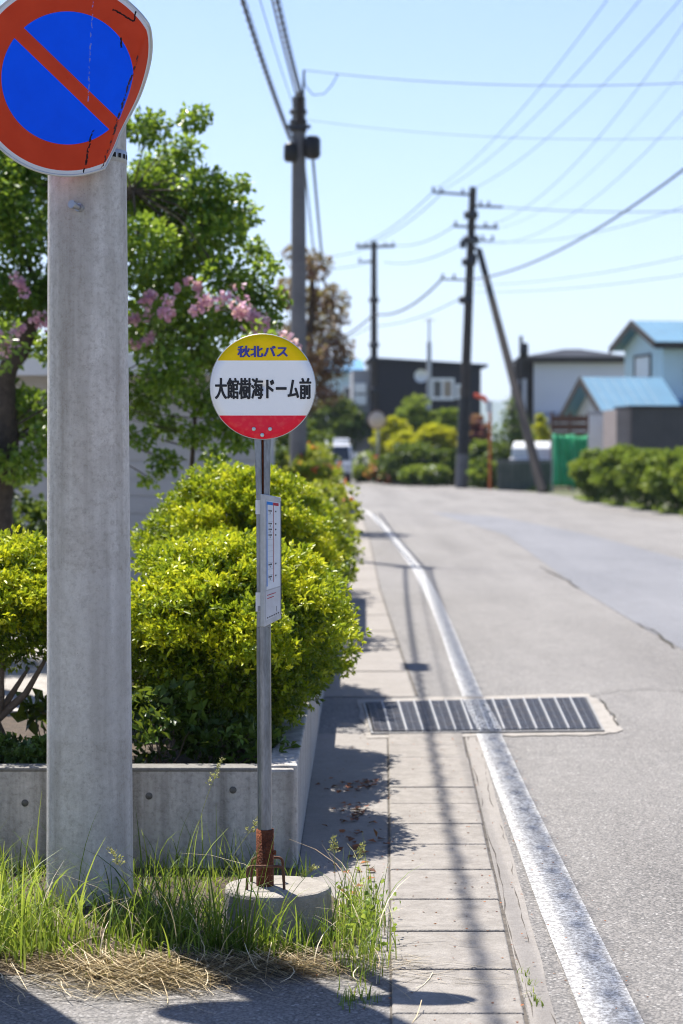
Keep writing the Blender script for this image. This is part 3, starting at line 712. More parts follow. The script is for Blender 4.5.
gr = thing('drain_grate', 'wide dark steel drain grate with pale bars across the gutter and road edge', 'drain grate', GL(.5, .5, 0))
def gbox(mb, u0, u1, v0, v1, z0, z1): mb.hexa([GL(u0, v0, z0), GL(u1, v0, z0), GL(u1, v1, z0), GL(u0, v1, z0), GL(u0, v0, z1), GL(u1, v0, z1), GL(u1, v1, z1), GL(u0, v1, z1)])
pit_ = MB().quad(GL(-.01, -.02, .011), GL(1.01, -.02, .011), GL(1.01, 1.02, .011), GL(-.01, 1.02, .011)).build('pit_shade', M['pit'], gr)  # flat near-black sheet paints the shade of a pit that is not cut
mb = MB(); gbox(mb, -.012, 1.012, -.03, -.004, .002, .016); gbox(mb, -.012, 1.012, 1.004, 1.03, .002, .016); gbox(mb, -.014, -.004, -.03, 1.03, .002, .015); gbox(mb, 1.004, 1.014, -.03, 1.03, .002, .015)
mb.build('frame', M['frame_steel'], gr)
NP = 14
for k in range(NP):
    mb = MB(); u0, u1 = k/NP+.0045, (k+1)/NP-.0045
    gbox(mb, u0, u0+.004, 0, 1, .012, .022); gbox(mb, u1-.004, u1, 0, 1, .012, .022); uu = (u0+u1)/2; gbox(mb, uu-.002, uu+.002, 0, 1, .012, .0215)
    for j in range(26): v = (j+.5)/26; gbox(mb, u0, u1, v-.009, v+.009, .0125, .0225)
    mb.build('grating_panel', M['grating'], gr)
    if k: 
        mb = MB(); gbox(mb, k/NP-.0027, k/NP+.0027, 0, 1, .0122, .028); mb.build('divider_bar', M['light_bar'], gr)
# rough concrete collar of the grate
def collar():
    o = [G(358, 700), G(470, 697), G(588, 694), G(602, 703), G(612, 716), G(622, 731), G(600, 735), G(500, 737), G(366, 739)]
    pts = []
    for i in range(len(o)):
        a, b = o[i], o[(i+1) % len(o)]
        for k in range(6): q = a.lerp(b, k/6); pts.append((q.x+random.uniform(-.02, .02), q.y+random.uniform(-.05, .05)))
    sheet('concrete_collar', pts, .0055, M['collar'])
collar()

# ------------------------------------------------------------------ grass, straw, weeds, litter
def blades(name, roots, hgt, lean_, width, material, parent=None, seg=5, t=None):
    N = len(roots); h = hgt; a = rng.uniform(0, 2*np.pi, N); ld = np.stack([np.cos(a), np.sin(a), np.zeros(N)], 1)
    side = np.stack([-np.sin(a+rng.normal(0, .6, N)), np.cos(a+rng.normal(0, .6, N)), np.zeros(N)], 1)
    V = []; 
    for i in range(seg+1):
        f = i/seg; c = roots+np.array([0, 0, 1])*(h*(f-.28*lean_*f**2.5))[:, None]+ld*(h*lean_*f**2*.75)[:, None]
        ww = width*(1-f**1.6)*(1 if i else .7)+.0003
        V.append(c-side*ww[:, None] if hasattr(ww, 'shape') and ww.ndim else c-side*ww); V.append(c+side*(ww[:, None] if hasattr(ww, 'shape') and ww.ndim else ww))
    V = np.stack(V, 1).reshape(-1, 3); K = 2*(seg+1); i0 = np.arange(N)[:, None]*K
    Fc = np.concatenate([i0+np.array([[2*i, 2*i+1, 2*i+3, 2*i+2]]) for i in range(seg)], 1).reshape(-1, 4)
    tt_ = rng.uniform(0, 1, N) if t is None else t
    return np_mesh(name, V, Fc, 4, material, parent, np.repeat(tt_, K))
def patch_pts(n, cx, cy, sx, sy): return np.stack([rng.normal(cx, sx, n), rng.normal(cy, sy, n), np.zeros(n)], 1)
def keep(p): 
    ok = ((p[:, 0]-px_)**2+(p[:, 1]-py_)**2 > .175**2) & ((p[:, 0]-fcx)**2+(p[:, 1]-by)**2 > .215**2) & (p[:, 1] < 8.86)
    return p[ok]
g1 = keep(np.concatenate([patch_pts(900, -1.33, 7.50, .15, .16), patch_pts(170, -1.08, 7.42, .12, .10), patch_pts(700, -1.5, 7.75, .15, .3), patch_pts(50, -1.0, 7.8, .12, .12)]))
dirt_ = [(-2.3, 8.87), (-2.3, 7.1), (-1.9, 7.03), (-1.5, 7.12), (-1.2, 7.05), (-.9, 7.13), (-.6, 7.10), (-.35, 7.22), (-.15, 7.30), (.02, 7.42), (.1, 7.6), (.12, 7.95), (.0, 8.2), (-.1, 8.5), (-.2, 8.87)]
sheet('dirt_strip', dirt_, .0045, M['soil'])
gu = keep(np.stack([rng.uniform(-1.9, -.12, 2600), rng.uniform(7.3, 8.84, 2600), np.zeros(2600)], 1))
stuff(blades('grass', gu, np.clip(rng.gamma(3, .022, len(gu)), .02, .14), rng.uniform(.2, 1.3, len(gu)), .003, GRASS, t=np.clip(rng.normal(.35, .3, len(gu)), 0, 1)), 'short dense grass covering the strip before the front planter wall', 'grass')
h1 = rng.gamma(2.6, .060, len(g1))*np.clip(1.25-.5*np.abs(g1[:, 0]+1.3), .5, 1.3); h1 = np.clip(h1*.85, .03, .44)
stuff(blades('grass', g1, h1, rng.uniform(.1, 1.25, len(g1)), .0042, GRASS, t=np.clip(rng.normal(.6, .35, len(g1)), 0, 1)), 'bright green grass tuft at the foot of the thick concrete pole', 'grass')
g2 = keep(np.concatenate([patch_pts(560, -.62, 7.62, .11, .16), patch_pts(190, -.40, 7.40, .10, .06), patch_pts(120, -.75, 7.95, .12, .3), patch_pts(160, -.2, 7.36, .12, .04)]))
h2 = np.clip(rng.gamma(1.8, .072, len(g2)), .03, .50)
stuff(blades('grass', g2, h2, rng.uniform(.2, 1.35, len(g2)), .0036, GRASS, t=np.clip(rng.normal(.28, .28, len(g2)), 0, 1)), 'darker grass clump between the thick pole and the concrete bus stop foot', 'grass')
g3 = keep(np.concatenate([patch_pts(300, .065, 7.75, .05, .2), patch_pts(110, .06, 7.2, .05, .12), patch_pts(60, .05, 6.75, .03, .06), patch_pts(60, -.05, 7.45, .06, .05)]))
h3 = np.clip(rng.gamma(4, .032, len(g3)), .03, .34)*np.clip((g3[:, 1]-6.4)/1.0, .3, 1)
stuff(blades('grass', g3, h3, rng.uniform(.1, .9, len(g3)), .0022, GRASS, t=np.clip(rng.normal(.5, .28, len(g3)), 0, 1)), 'pale green weeds on the pavement right of the concrete bus stop foot', 'weeds')
g4 = np.concatenate([patch_pts(24, .62, 7.0, .012, .12), patch_pts(14, .63, 6.72, .01, .03)]); 
stuff(blades('grass', g4, np.full(len(g4), .03), rng.uniform(.3, 1, len(g4)), .002, GRASS), 'tiny green sprouts in the seam beside the gutter slabs', 'weeds')
g5 = keep(np.stack([rng.uniform(-1.75, -.3, 260), rng.uniform(8.55, 8.84, 260), np.zeros(260)], 1))
stuff(blades('grass', g5, np.clip(rng.gamma(5, .03, len(g5)), .04, .3), rng.uniform(.1, .7, len(g5)), .0024, GRASS), 'thin grass along the foot of the front planter wall', 'grass')
gd = keep(np.concatenate([patch_pts(120, -1.2, 7.55, .25, .2), patch_pts(110, -.55, 7.55, .2, .2), patch_pts(40, .06, 7.6, .06, .2)]))
stuff(blades('dead_grass', gd, np.clip(rng.gamma(3, .06, len(gd)), .04, .42), rng.uniform(.4, 1.6, len(gd)), .0019, STRAW), 'dry tan stalks standing among the green grass blades', 'dry grass')
# broad weed leaves low in the pale weeds
q = patch_pts(240, .06, 7.66, .055, .22); q[:, 2] = rng.uniform(.01, .16, len(q)); q = keep(q)
stuff(leaf_obj('weed_leaves', q, rng.normal(size=q.shape)+np.array([0, 0, .4]), .022, GRASS, None, np.clip(rng.normal(.6, .2, len(q)), 0, 1)), 'small pale weed leaves at the right side of the concrete foot', 'weeds')
# seed-bearing stalks
def seed_stalk(x, y, h, lx, ly, label, n=26):
    t = thing('seed_grass', label, 'grass stalk', (x, y, 0))
    pts = [Vector((x+lx*f**1.8, y+ly*f**1.8, h*f*(1-.12*f))) for f in np.linspace(0, 1, 9)]
    MB().tube(pts, [.0016-.0009*i/8 for i in range(9)], 6).build('stalk', M['stalk'], t)
    f = rng.uniform(.80, 1.0, n); b = np.array([[x+lx*k**1.8, y+ly*k**1.8, h*k*(1-.12*k)] for k in f]); sp = .035*(1.02-f)[:, None]*5
    d = np.stack([rng.normal(0, 1, n), rng.normal(0, .6, n), np.full(n, .9)], 1); e = b+unit(d)*sp*.35
    mb = MB()
    for p_, q_ in zip(b, e): mb.tube([tuple(p_), tuple(q_)], .0006, 4)
    mb.build('panicle', M['stalk'], t); leaf_obj('seeds', np.repeat(e, 3, 0)+rng.normal(0, .004, (n*3, 3)), np.repeat(d, 3, 0)+rng.normal(0, .4, (n*3, 3)), .011, SEED, t, wr=.22)
M['stalk'] = mat('grass stalk', (.30, .32, .10), .7, .15, 40)
seed_stalk(-.60, 8.1, .66, .14, .05, 'tall seed grass stalk standing before the planter wall, between the poles')
seed_stalk(-.48, 7.75, .50, .20, -.03, 'seed grass stalk leaning right across the rusty bus stop sleeve')
seed_stalk(-.25, 7.42, .34, .16, .02, 'bent seed grass stalk in front of the concrete foot')
seed_stalk(.02, 7.75, .36, .06, .0, 'upright seed grass stalk among the pale weeds by the concrete foot')
seed_stalk(-.02, 7.6, .42, -.01, .02, 'slender seed grass stalk just right of the concrete foot edge')
seed_stalk(-1.32, 7.75, .44, -.05, .02, 'seed grass stalk in the bright tuft left of the thick pole')
seed_stalk(-.72, 7.5, .40, -.11, -.02, 'seed grass stalk curving left beside the thick pole')
# dry cut straw lying on the ground
N = 3000
c = np.concatenate([patch_pts(int(N*.40), -.66, 7.05, .16, .12), patch_pts(int(N*.16), -.9, 7.22, .22, .10), patch_pts(int(N*.26), -.26, 7.17, .20, .08), patch_pts(int(N*.18), -.55, 7.1, .42, .22)])
N = len(c); a = rng.normal(-.12, .55, N); Ls = rng.uniform(.06, .32, N); dv = np.stack([np.cos(a), np.sin(a), rng.normal(0, .10, N)], 1)
zz = np.abs(rng.normal(0, .012, N))+.012
V = []; sg = 4; sd_ = np.stack([-np.sin(a), np.cos(a), np.zeros(N)], 1); cv = rng.normal(0, .12, N)
for i in range(sg+1):
    f = i/sg-.5; p = c+dv*(Ls*f)[:, None]+sd_*(cv*Ls*(f*f*4-1)*.5)[:, None]; p[:, 2] = np.maximum(.006, p[:, 2]+zz+rng.normal(0, .002, N))
    V += [p-sd_*.0014+np.array([0, 0, .0007]), p+sd_*.0014]
V = np.stack(V, 1).reshape(-1, 3); K = 2*(sg+1); i0 = np.arange(N)[:, None]*K
stuff(np_mesh('dry_grass', V, np.concatenate([i0+np.array([[2*i, 2*i+1, 2*i+3, 2*i+2]]) for i in range(sg)], 1).reshape(-1, 4), 4, STRAW, None, np.repeat(rng.uniform(0, 1, N), K)), 'flattened dry straw lying in front of the grass and bus stop foot', 'dry grass')
# fallen leaves by the wall
c = np.concatenate([patch_pts(30, .06, 11.0, .06, .10), patch_pts(26, .05, 10.2, .05, .2), patch_pts(20, .07, 9.4, .05, .2), patch_pts(10, .04, 8.8, .05, .3)]); c[:, 2] = .012
stuff(leaf_obj('fallen_leaves', c, rng.normal(size=c.shape)*np.array([1, 1, .12]), .042, DEADL, None, up=4), 'rust brown fallen leaves in the shade along the planter side wall', 'fallen leaves')
c = np.stack([rng.uniform(-.1, 1.0, 300), rng.uniform(6.3, 13, 300), np.full(300, .014)], 1)
stuff(leaf_obj('leaf_litter', c, rng.normal(size=c.shape)*np.array([1, 1, .1]), .012, DEADL, None, up=4), 'tiny dry bits scattered over the gutter slabs', 'litter')

# ------------------------------------------------------------------ planter shrubs
zs = WT-.09
azc = P(246, 600, 10.2)
shrub('azalea_bush', 'wide golden green azalea bush overhanging the planter corner behind the bus stop post', 'bush', (azc.x-.075, 10.05, zs), .53, .74, .98, .032, 15000, AZ, per=6, npad=78, padr=.155, nstem=18, stem_r=.012, spread=.5, filler=.42, wr=.21, pad_low=-.05)
c = P(246, 600, 12.3)
shrub('azalea_bush', 'taller domed golden azalea bush right behind the round bus stop plate', 'bush', (c.x-.03, 12.3, zs), .49, .7, 1.29, .032, 13000, AZ, per=6, npad=80, padr=.165, nstem=9, spread=.5, filler=.26, wr=.22, pad_low=-.05)
shrub('azalea_bush', 'small low filler azalea added between the two large golden ones to close the hedge shadow', 'bush', (-.27, 11.35, zs), .25, .62, .72, .032, 3000, AZ, per=6, npad=40, padr=.12, nstem=8, spread=.5, wr=.22, filler=.35)  # extra bush, added so the hedge shadow on the pavement has no gap
c = P(297, 600, 15.2)
shrub('azalea_bush', 'golden azalea bush along the pavement just right of the timetable, with a few red flowers', 'bush', (c.x-.02, 15.2, zs), .27, .9, 1.1, .038, 5200, AZ, per=6, npad=60, padr=.16, nstem=8, spread=.5, wr=.26, flowers=(REDF, 7, .05, 0))
c = P(20, 600, 9.75)
lb = thing('azalea_bush', 'tree-shaped azalea bush with bare forked stem at the left edge of the photo', 'bush', (c.x-.02, 9.75, zs))
p, d, ti, pcs = bush_leaves((c.x-.12, 9.75, .72), .42, .42, .60, 46, .13, 7000, 6, .5, -.25, .3)
leaf_obj('foliage', p, d, .032, AZ, lb, ti, wr=.21)
mb = MB(); b0 = Vector((c.x-.10, 9.75, zs-.02))
for e in ((-.35, 0, .52), (-.1, .1, .56), (.14, 0, .45), (.24, -.05, .52), (.03, -.1, .5)):
    e = b0+Vector(e); k = b0+Vector((-.02, 0, .20)); m2 = k.lerp(e, .5)+Vector((random.uniform(-.03, .05), 0, -.03))
    mb.tube([b0, b0+Vector((.02, 0, .1)), k, m2, e], [.032, .028, .024, .016, .007], 10)
mb.build('stem', M['twig'], lb)
c = P(160, 700, 9.35)
shrub('broadleaf_shrub', 'low dark shrub with broad glossy leaves beside the thick pole, inside the planter', 'shrub', (c.x, 9.35, zs), .18, .18, .34, .05, 200, BROAD, per=5, npad=22, padr=.12, spread=.9, wr=.26, nstem=10, stem_r=.006)
c = P(232, 700, 9.4)
shrub('broadleaf_shrub', 'low dark broadleaf shrub under the overhanging azalea, left of the bus stop post', 'shrub', (c.x, 9.4, zs), .22, .18, .22, .045, 200, BROAD, per=5, npad=22, padr=.10, spread=.9, wr=.26, nstem=10, stem_r=.005)
c = P(160, 700, 10.7); shrub('ground_shrub', 'dark low shrub filling the shade left under the big azalea beside the thick pole', 'shrub', (c.x, 10.7, zs), .38, .2, .62, .04, 1500, DARKG, per=5, npad=30, padr=.1, nstem=6, stem_r=.006)
c = P(40, 712, 9.7)
shrub('broadleaf_shrub', 'small weed with pointed dark leaves just left of the thick pole', 'shrub', (c.x, 9.9, zs), .10, .10, .26, .085, 22, BROAD, per=4, npad=8, padr=.06, spread=.9, wr=.28, nstem=6, stem_r=.005)
c = P(10, 750, 9.3)
shrub('ground_shrub', 'low dark ground shrub in the planter under the left azalea stem', 'shrub', (c.x, 9.3, zs), .28, .18, .14, .03, 900, DARKG, per=5, npad=30, padr=.06, nstem=6, stem_r=.004)
far = [(19.5, 309, .36, .95, 1.10, 'azalea bush with white flower specks, third along the pavement edge', WHTF, 12), (25, 311, .36, 1.6, 1.15, 'olive green azalea hedge with red flowers beside the second pole', REDF, 40),
       (34.8, 313, .33, 2.4, 1.40, 'rounded olive azalea hedge right of the second pole, dotted with red blossoms', REDF, 55), (45, 309, .36, 3.0, 1.60, 'olive shrub behind the second pole, last before the white truck', WHTF, 20)]
for (Y, x, rx, ry, h, lab, fm, nf) in far:
    c = P(x, 600, Y); shrub('azalea_bush', lab, 'bush', (c.x, Y, zs), rx, ry, h, .05, int(2600*rx*h*(1+ry*.3)), AZ2, per=5, npad=60, padr=.22, flowers=(fm, nf, .07, 0))
# dark dense planting behind the second pole
for (Y, x, rx, h, lab) in ((40, 285, .9, 2.3, 'dark green garden shrub left of the second pole, below the bus stop plate'), (52, 335, 1.1, 2.6, 'dark green trimmed garden shrub above the white truck'), (58, 352, 1.2, 2.1, 'low dark garden shrub just right of the white truck roof')):
    c = P(x, 600, Y); xx = c.x if Y < 50 else c.x-.5
    if Y >= 50: xx = P(x, 600, 118).x; 
    YY = Y if Y < 50 else Y+60; hh = h if Y < 50 else h*1.6
    shrub('garden_shrub', lab, 'shrub', (xx, YY, 0), rx*(1 if Y < 50 else 1.5), 1.2, hh, .09 if Y < 50 else .2, 1500, DARKG, per=5, npad=40)

# ------------------------------------------------------------------ left trees
def clump_px(lst, Y, jit=.5):
    out = []
    for (x, y, r) in lst:
        yy = Y+random.uniform(-jit, jit); p = P(x, y, yy); out.append((p.x, p.y, p.z, r*yy/F))
    return out
lst = [(194, 118, 18), (185, 150, 18), (148, 128, 24), (165, 165, 26), (205, 190, 30), (230, 215, 30), (140, 190, 38), (180, 215, 40), (215, 235, 30), (240, 185, 13), (255, 250, 16),
       (140, 245, 40), (185, 255, 34), (160, 290, 40), (225, 275, 24), (250, 290, 22), (268, 268, 13), (195, 310, 34), (235, 320, 26), (150, 330, 40), (262, 318, 22), (275, 300, 14), (200, 350, 30), (170, 375, 32), (225, 365, 20),
       (145, 400, 26), (205, 400, 24), (165, 425, 18), (225, 425, 20), (195, 435, 16), (165, 462, 17), (215, 455, 14), (140, 440, 14), (240, 440, 16), (150, 480, 10),
       (20, 170, 50), (60, 140, 50), (15, 230, 45), (90, 200, 50), (30, 290, 42), (80, 300, 45), (-30, 200, 60), (-40, 300, 60), (10, 340, 30), (30, 410, 30), (-10, 400, 40), (45, 440, 22), (20, 465, 26), (-40, 460, 40), (100, 380, 30), (60, 350, 24), (10, 130, 40), (100, 130, 30), (-60, 120, 60)]
cl = clump_px(lst, 15.5)
t0 = [P(-10, 640, 15.5), P(0, 520, 15.5), P(8, 440, 15.5), P(6, 380, 15.5), P(40, 300, 15.6), P(80, 240, 15.5), P(130, 190, 15.4)]
t0[0].z = 0
tree('leafy_tree', 'large bright green garden tree behind the thick concrete pole, reaching past the second sign', 'tree', t0, cl, .050, 19000, TREE, r0=.10, wr=.33)
# dark understorey at the far left
c = P(20, 600, 17.5); shrub('garden_shrub', 'dark green shrub behind the trunk at the left edge', 'shrub', (c.x-.3, 17.5, 0), .7, .6, 1.55, .06, 1600, DARKG, per=5, npad=40)
# pink flowering tree behind
lst = [(150, 330, 40), (215, 330, 34), (265, 340, 26), (-5, 345, 40), (90, 330, 40), (240, 365, 24)]
bl = clump_px([(148, 298, 9), (165, 312, 8), (222, 300, 13), (240, 310, 11), (258, 322, 12), (270, 336, 14), (280, 345, 10), (200, 308, 7), (0, 345, 14), (14, 335, 10), (40, 318, 8), (135, 320, 6), (188, 288, 6), (248, 345, 8), (142, 345, 6), (20, 282, 6)], 14.85, .3)
t1 = [P(190, 600, 15.9), P(192, 450, 15.9), P(195, 380, 15.9), P(200, 330, 15.9)]; t1[0].z = 0
tree('flowering_tree', 'slim pink blossoming tree among the leaves of the large green tree', 'tree', t1, clump_px(lst, 14.8), .055, 2600, TREE, r0=.022, blossom=(PINK, [(x+random.gauss(0, .05), y, z+random.gauss(0, .03), rr*random.uniform(.35, 1.1)) for (x, y, z, rr) in bl for _ in range(4)], 20, .036))
# purple-brown maple right of the second pole
lst = [(312, 265, 20), (330, 300, 20), (318, 325, 24), (300, 300, 22), (335, 345, 18), (322, 370, 22), (303, 355, 26), (345, 360, 10), (290, 290, 16), (288, 340, 24), (308, 395, 20), (330, 395, 12), (342, 318, 8), (296, 255, 12)]
t2 = [P(305, 600, 44), P(306, 440, 44), P(308, 370, 44), P(312, 310, 44), P(312, 270, 44)]; t2[0].z = 0
tree('maple_tree', 'purple brown maple tree right behind the second concrete pole', 'tree', t2, clump_px(lst, 44, 1), .11, 3000, MAPLE, r0=.12)

# ------------------------------------------------------------------ buildings
def frame_at(p, ang):
    c, s = math.cos(ang), math.sin(ang)
    return lambda x, y, z: Vector((p[0]+x*c-y*s, p[1]+x*s+y*c, z))
M['wall_grey'] = mat('pale siding', (.46, .45, .45), .7, .06, 1)
M['wall_white'] = mat('white siding', (.66, .66, .66), .7, .05, 1)
M['wall_lav'] = mat('pale lavender siding', (.76, .75, .80), .7, .04, .5)
M['wall_cyan'] = mat('pale cyan siding', (.62, .76, .80), .7, .05, .5)
M['wall_navy'] = mat('dark metal cladding', (.024, .025, .036), .6, .12, .5)
M['side_lit'] = mat('sunlit side cladding', (.33, .33, .35), .6, .1, .5)
M['roof_teal'] = mat('turquoise metal roof', (.075, .20, .31), .5, .1, 1)
M['roof_blue'] = mat('blue metal roof', (.05, .22, .42), .5, .1, 1)
M['roof_dark'] = mat('dark slate metal roof', (.06, .065, .08), 1.0, .15, 1, spec=0)
M['roof_brown'] = mat('brown roof', (.12, .08, .07), .7, .2, 3)
M['trim_dark'] = mat('dark brown trim', (.045, .035, .03), .7, .2, 2)
M['frame_white'] = mat('white window frame', (.86, .86, .86), .5, .05, 2)
M['glass'] = mat('window glass', (.05, .06, .075), .12, .2, 2, spec=.6)
M['curtain'] = mat('tan curtain behind glass', (.42, .33, .25), .4, .15, 2)
M['fence_dark'] = mat('dark corrugated sheet', (.085, .08, .085), .6, .15, 1)
M['fence_tan'] = mat('tan board', (.30, .25, .24), .8, .12, 2)
M['mirror_tan'] = mat('tan mirror back', (.62, .50, .40), .5, .08, 2)
M['fence_brown'] = mat('brown timber', (.17, .075, .045), .8, .2, 2)
M['net_green'] = mat('green netting', (.05, .48, .22), .8, .2, 1.2, c2=(.02, .25, .11), scale2=6)
M['block'] = mat('mossy block wall', (.14, .15, .13), .9, .2, 1.5, c2=(.06, .075, .06))
M['orange'] = mat('orange paint', (.55, .13, .02), .6, .15, 5)
M['orange_red'] = mat('orange red plastic', (.65, .09, .04), .6, .1, 5)
M['tyre'] = mat('tyre rubber', (.02, .02, .022), .85, .1, 5); M['car_white'] = mat('white car paint', (.74, .75, .77), .25, .03, 3, spec=.6)
M['car_glass'] = mat('car glass', (.03, .035, .045), .08, .1, 3, spec=.8); M['lamp'] = mat('headlamp', (.6, .62, .66), .15, .05, 5, spec=.8); M['chrome'] = mat('rim metal', (.45, .45, .47), .35, .05, 5, .0, .8)
def window(parent, L, x0, x1, y, z0, z1, panes=2, fr=None, out=-1, t=.08, mats=None):
    mb = MB(); f = .07 if fr is None else fr
    for a in ((x0, x1, z0, z0+f), (x0, x1, z1-f, z1), (x0, x0+f, z0+f, z1-f), (x1-f, x1, z0+f, z1-f)): mb.box(a[0], a[1], min(y, y+out*t), max(y, y+out*t), a[2], a[3], L)
    for k in range(1, panes): xx = x0+(x1-x0)*k/panes; mb.box(xx-f*.4, xx+f*.4, min(y, y+out*t*.9), max(y, y+out*t*.9), z0+f, z1-f, L)
    wi = mb.build('window', M['frame_white'] if mats is None else mats[0], parent)
    for k in range(panes):
        a = x0+(x1-x0)*k/panes; b = x0+(x1-x0)*(k+1)/panes; g = f*.9 if k == 0 else f*.41; h = f*.9 if k == panes-1 else f*.41
        mt = (mats[1+k] if mats and len(mats) > 1+k else M['glass'])
        MB().box(a+g, b-h, min(y+out*.01, y+out*.03), max(y+out*.01, y+out*.03), z0+f, z1-f, L).build('pane', mt, wi)
def window_side(parent, L, x, y0, y1, z0, z1, frame='trim_dark', pane='frame_white'):
    mb = MB(); f = .1
    for a in ((y0, y1, z0, z0+f), (y0, y1, z1-f, z1), (y0, y0+f, z0+f, z1-f), (y1-f, y1, z0+f, z1-f)): mb.box(x-.08, x, a[0], a[1], a[2], a[3], L)
    wi = mb.build('window', M[frame], parent)
    MB().box(x-.03, x-.01, y0+f*.9, y1-f*.9, z0+f, z1-f, L).build('pane', M[pane], wi)

# shed behind the trees, left
p0 = P(262, 600, 21.5); p1 = P(-80, 600, 21.5); L = frame_at((p0.x, 21.5), 0); W = p0.x-p1.x; ez = P(150, 372, 21.5).z
h = thing('shed', 'pale grey low building with brown eaves behind the trees on the left', 'building', (p0.x-W/2, 23, 0))
mb = MB(); mb.box(-W, 0, 0, 4, -.03, ez, L); mb.build('wall', M['wall_grey'], h)
mb = MB()
for k in range(1, 14): mb.box(-W, .006, -.012, -.003, ez-.18*k, ez-.18*k+.16, L)
mb.build('siding', M['wall_grey'], h)
mb = MB(); mb.extr([(-.5, ez+.02), (4.4, ez+.22), (4.4, ez+.34), (-.5, ez+.14)], L, -W-.3, .35); mb.build('roof', M['roof_brown'], h)
mb = MB(); mb.box(-W-.3, .35, -.53, -.505, ez-.05, ez+.17, L); mb.build('fascia', M['wall_white'], h)

# dark box-like building in the middle distance
YB = 112; pa = P(372, 360, YB); pb = P(481, 366, YB); ang = R(1.5); L = frame_at((pa.x, YB), ang); W = (pb.x-pa.x); HZ = pa.z; HZ2 = P(481, 367, YB).z
dk = thing('dark_building', 'dark navy metal-clad box building with white-framed window behind the garden', 'building', (pa.x+W/2, YB+4, 0))
mb = MB(); mb.add([L(0, 0, -.05), L(W, 0, -.05), L(W, 7, -.05), L(0, 7, -.05), L(0, 0, HZ), L(W, 0, HZ2), L(W, 7, HZ2), L(0, 7, HZ)], [(3, 2, 1, 0), (4, 5, 6, 7), (0, 1, 5, 4), (1, 2, 6, 5), (2, 3, 7, 6), (3, 0, 4, 7)]); mb.build('wall', M['wall_navy'], dk)
mb = MB(); mb.hexa([L(-.15, -.35, HZ), L(W+.35, -.35, HZ2), L(W+.35, 7.3, HZ2), L(-.15, 7.3, HZ), L(-.15, -.35, HZ+.14), L(W+.35, -.35, HZ2+.14), L(W+.35, 7.3, HZ2+.14), L(-.15, 7.3, HZ+.14)]); mb.build('roof', M['roof_dark'], dk)
mb = MB()
for k in range(24): mb.box(.12+k*W/24, .16+k*W/24, -.03, -.002, .1, HZ2-.03, L)
mb.build('cladding_rib', M['wall_navy'], dk)
pp = lambda x, y: ((P(x, y, YB).x-pa.x), P(x, y, YB).z)
(a, zt), (b, zb) = pp(430.5, 378), pp(454.5, 400); window(dk, L, a, b, -.005, zb, zt, 2, .16, mats=[M['frame_white'], M['glass'], M['curtain']])
(a, zt), (b, zb) = pp(456, 384), pp(468, 399); window(dk, L, a, b, -.005, zb, zt, 1, .16, mats=[M['frame_white'], M['curtain']])
MB().box(-1.0, -.003, .3, 6.5, 0, HZ-.5, L).build('sunlit_side', M['side_lit'], dk)  # sunlit left face of the building, painted as a lighter block
mb = MB(); 
for (zz, ) in ((P(365, 388, YB).z,), (P(365, 400, YB).z,)): mb.box(-.93, -.30, .1, .29, zz-.25, zz+.25, L)
mb.build('outdoor_unit', M['frame_white'], dk)
# steel antenna mast with dish in front of it
q = P(429, 440, 108); an = thing('antenna_mast', 'thin grey steel mast with white dish in front of the dark building', 'mast', (q.x, 108, 0))
mb = MB(); mb.tube([(q.x, 108, -.03), (q.x, 108, P(429, 342, 108).z)], .12, 8); mb.tube([(q.x, 108, P(429, 345, 108).z), (q.x, 108, P(429, 318, 108).z)], .05, 6); mb.build('pole', M['steel'], an)
zt = P(429, 320, 108).z; mb = MB()
mb.tube([(q.x-.35, 108, zt), (q.x+.35, 108, zt)], .025, 5)
for k in range(5): mb.tube([(q.x-.3+.15*k, 107.7, zt), (q.x-.3+.15*k, 108.3, zt)], .018, 5)
mb.build('aerial', M['steel'], an)
d = P(421, 376, 107.7); mb = MB(); mb.lathe([(.0, .12), (.16, .10), (.28, .03), (.34, -.03), (.345, -.045)], d, 20, 'y'); mb.tube([d+Vector((0, .1, 0)), (q.x, 108, d.z)], .04, 6); mb.tube([d+Vector((0, -.04, -.3)), d+Vector((0, -.35, -.05))], .02, 5); mb.build('dish', M['white_paint'], an)

# pale teal house far left of it
YT = 135; a_ = P(318, 372, YT); b_ = P(358, 372, YT); L = frame_at((a_.x, YT), R(2)); W = b_.x-a_.x; HZ = P(340, 372, YT).z
th = thing('teal_house', 'pale teal far house with blue roof left of the dark building', 'house', (a_.x+W/2, YT+3, 0))
MB().box(0, W, 0, 6, -.05, HZ, L).build('wall', M['wall_cyan'], th)
mb = MB(); mb.extr([(-.5, HZ-.05), (3, HZ+.75), (6.5, HZ-.05), (6.5, HZ+.12), (3, HZ+.92), (-.5, HZ+.12)], L, -.4, W+.4); mb.build('roof', M['roof_blue'], th)
window(th, L, W*.62, W*.85, -.005, HZ-2.2, HZ-.9, 1, .12); MB().box(0.02, W*.40, -.06, -.004, .2, HZ-1.2, L).build('wall_panel', M['wall_lav'], th)
window(th, L, W*.28, W*.40, -.07, HZ-2.3, HZ-1.2, 1, .12)

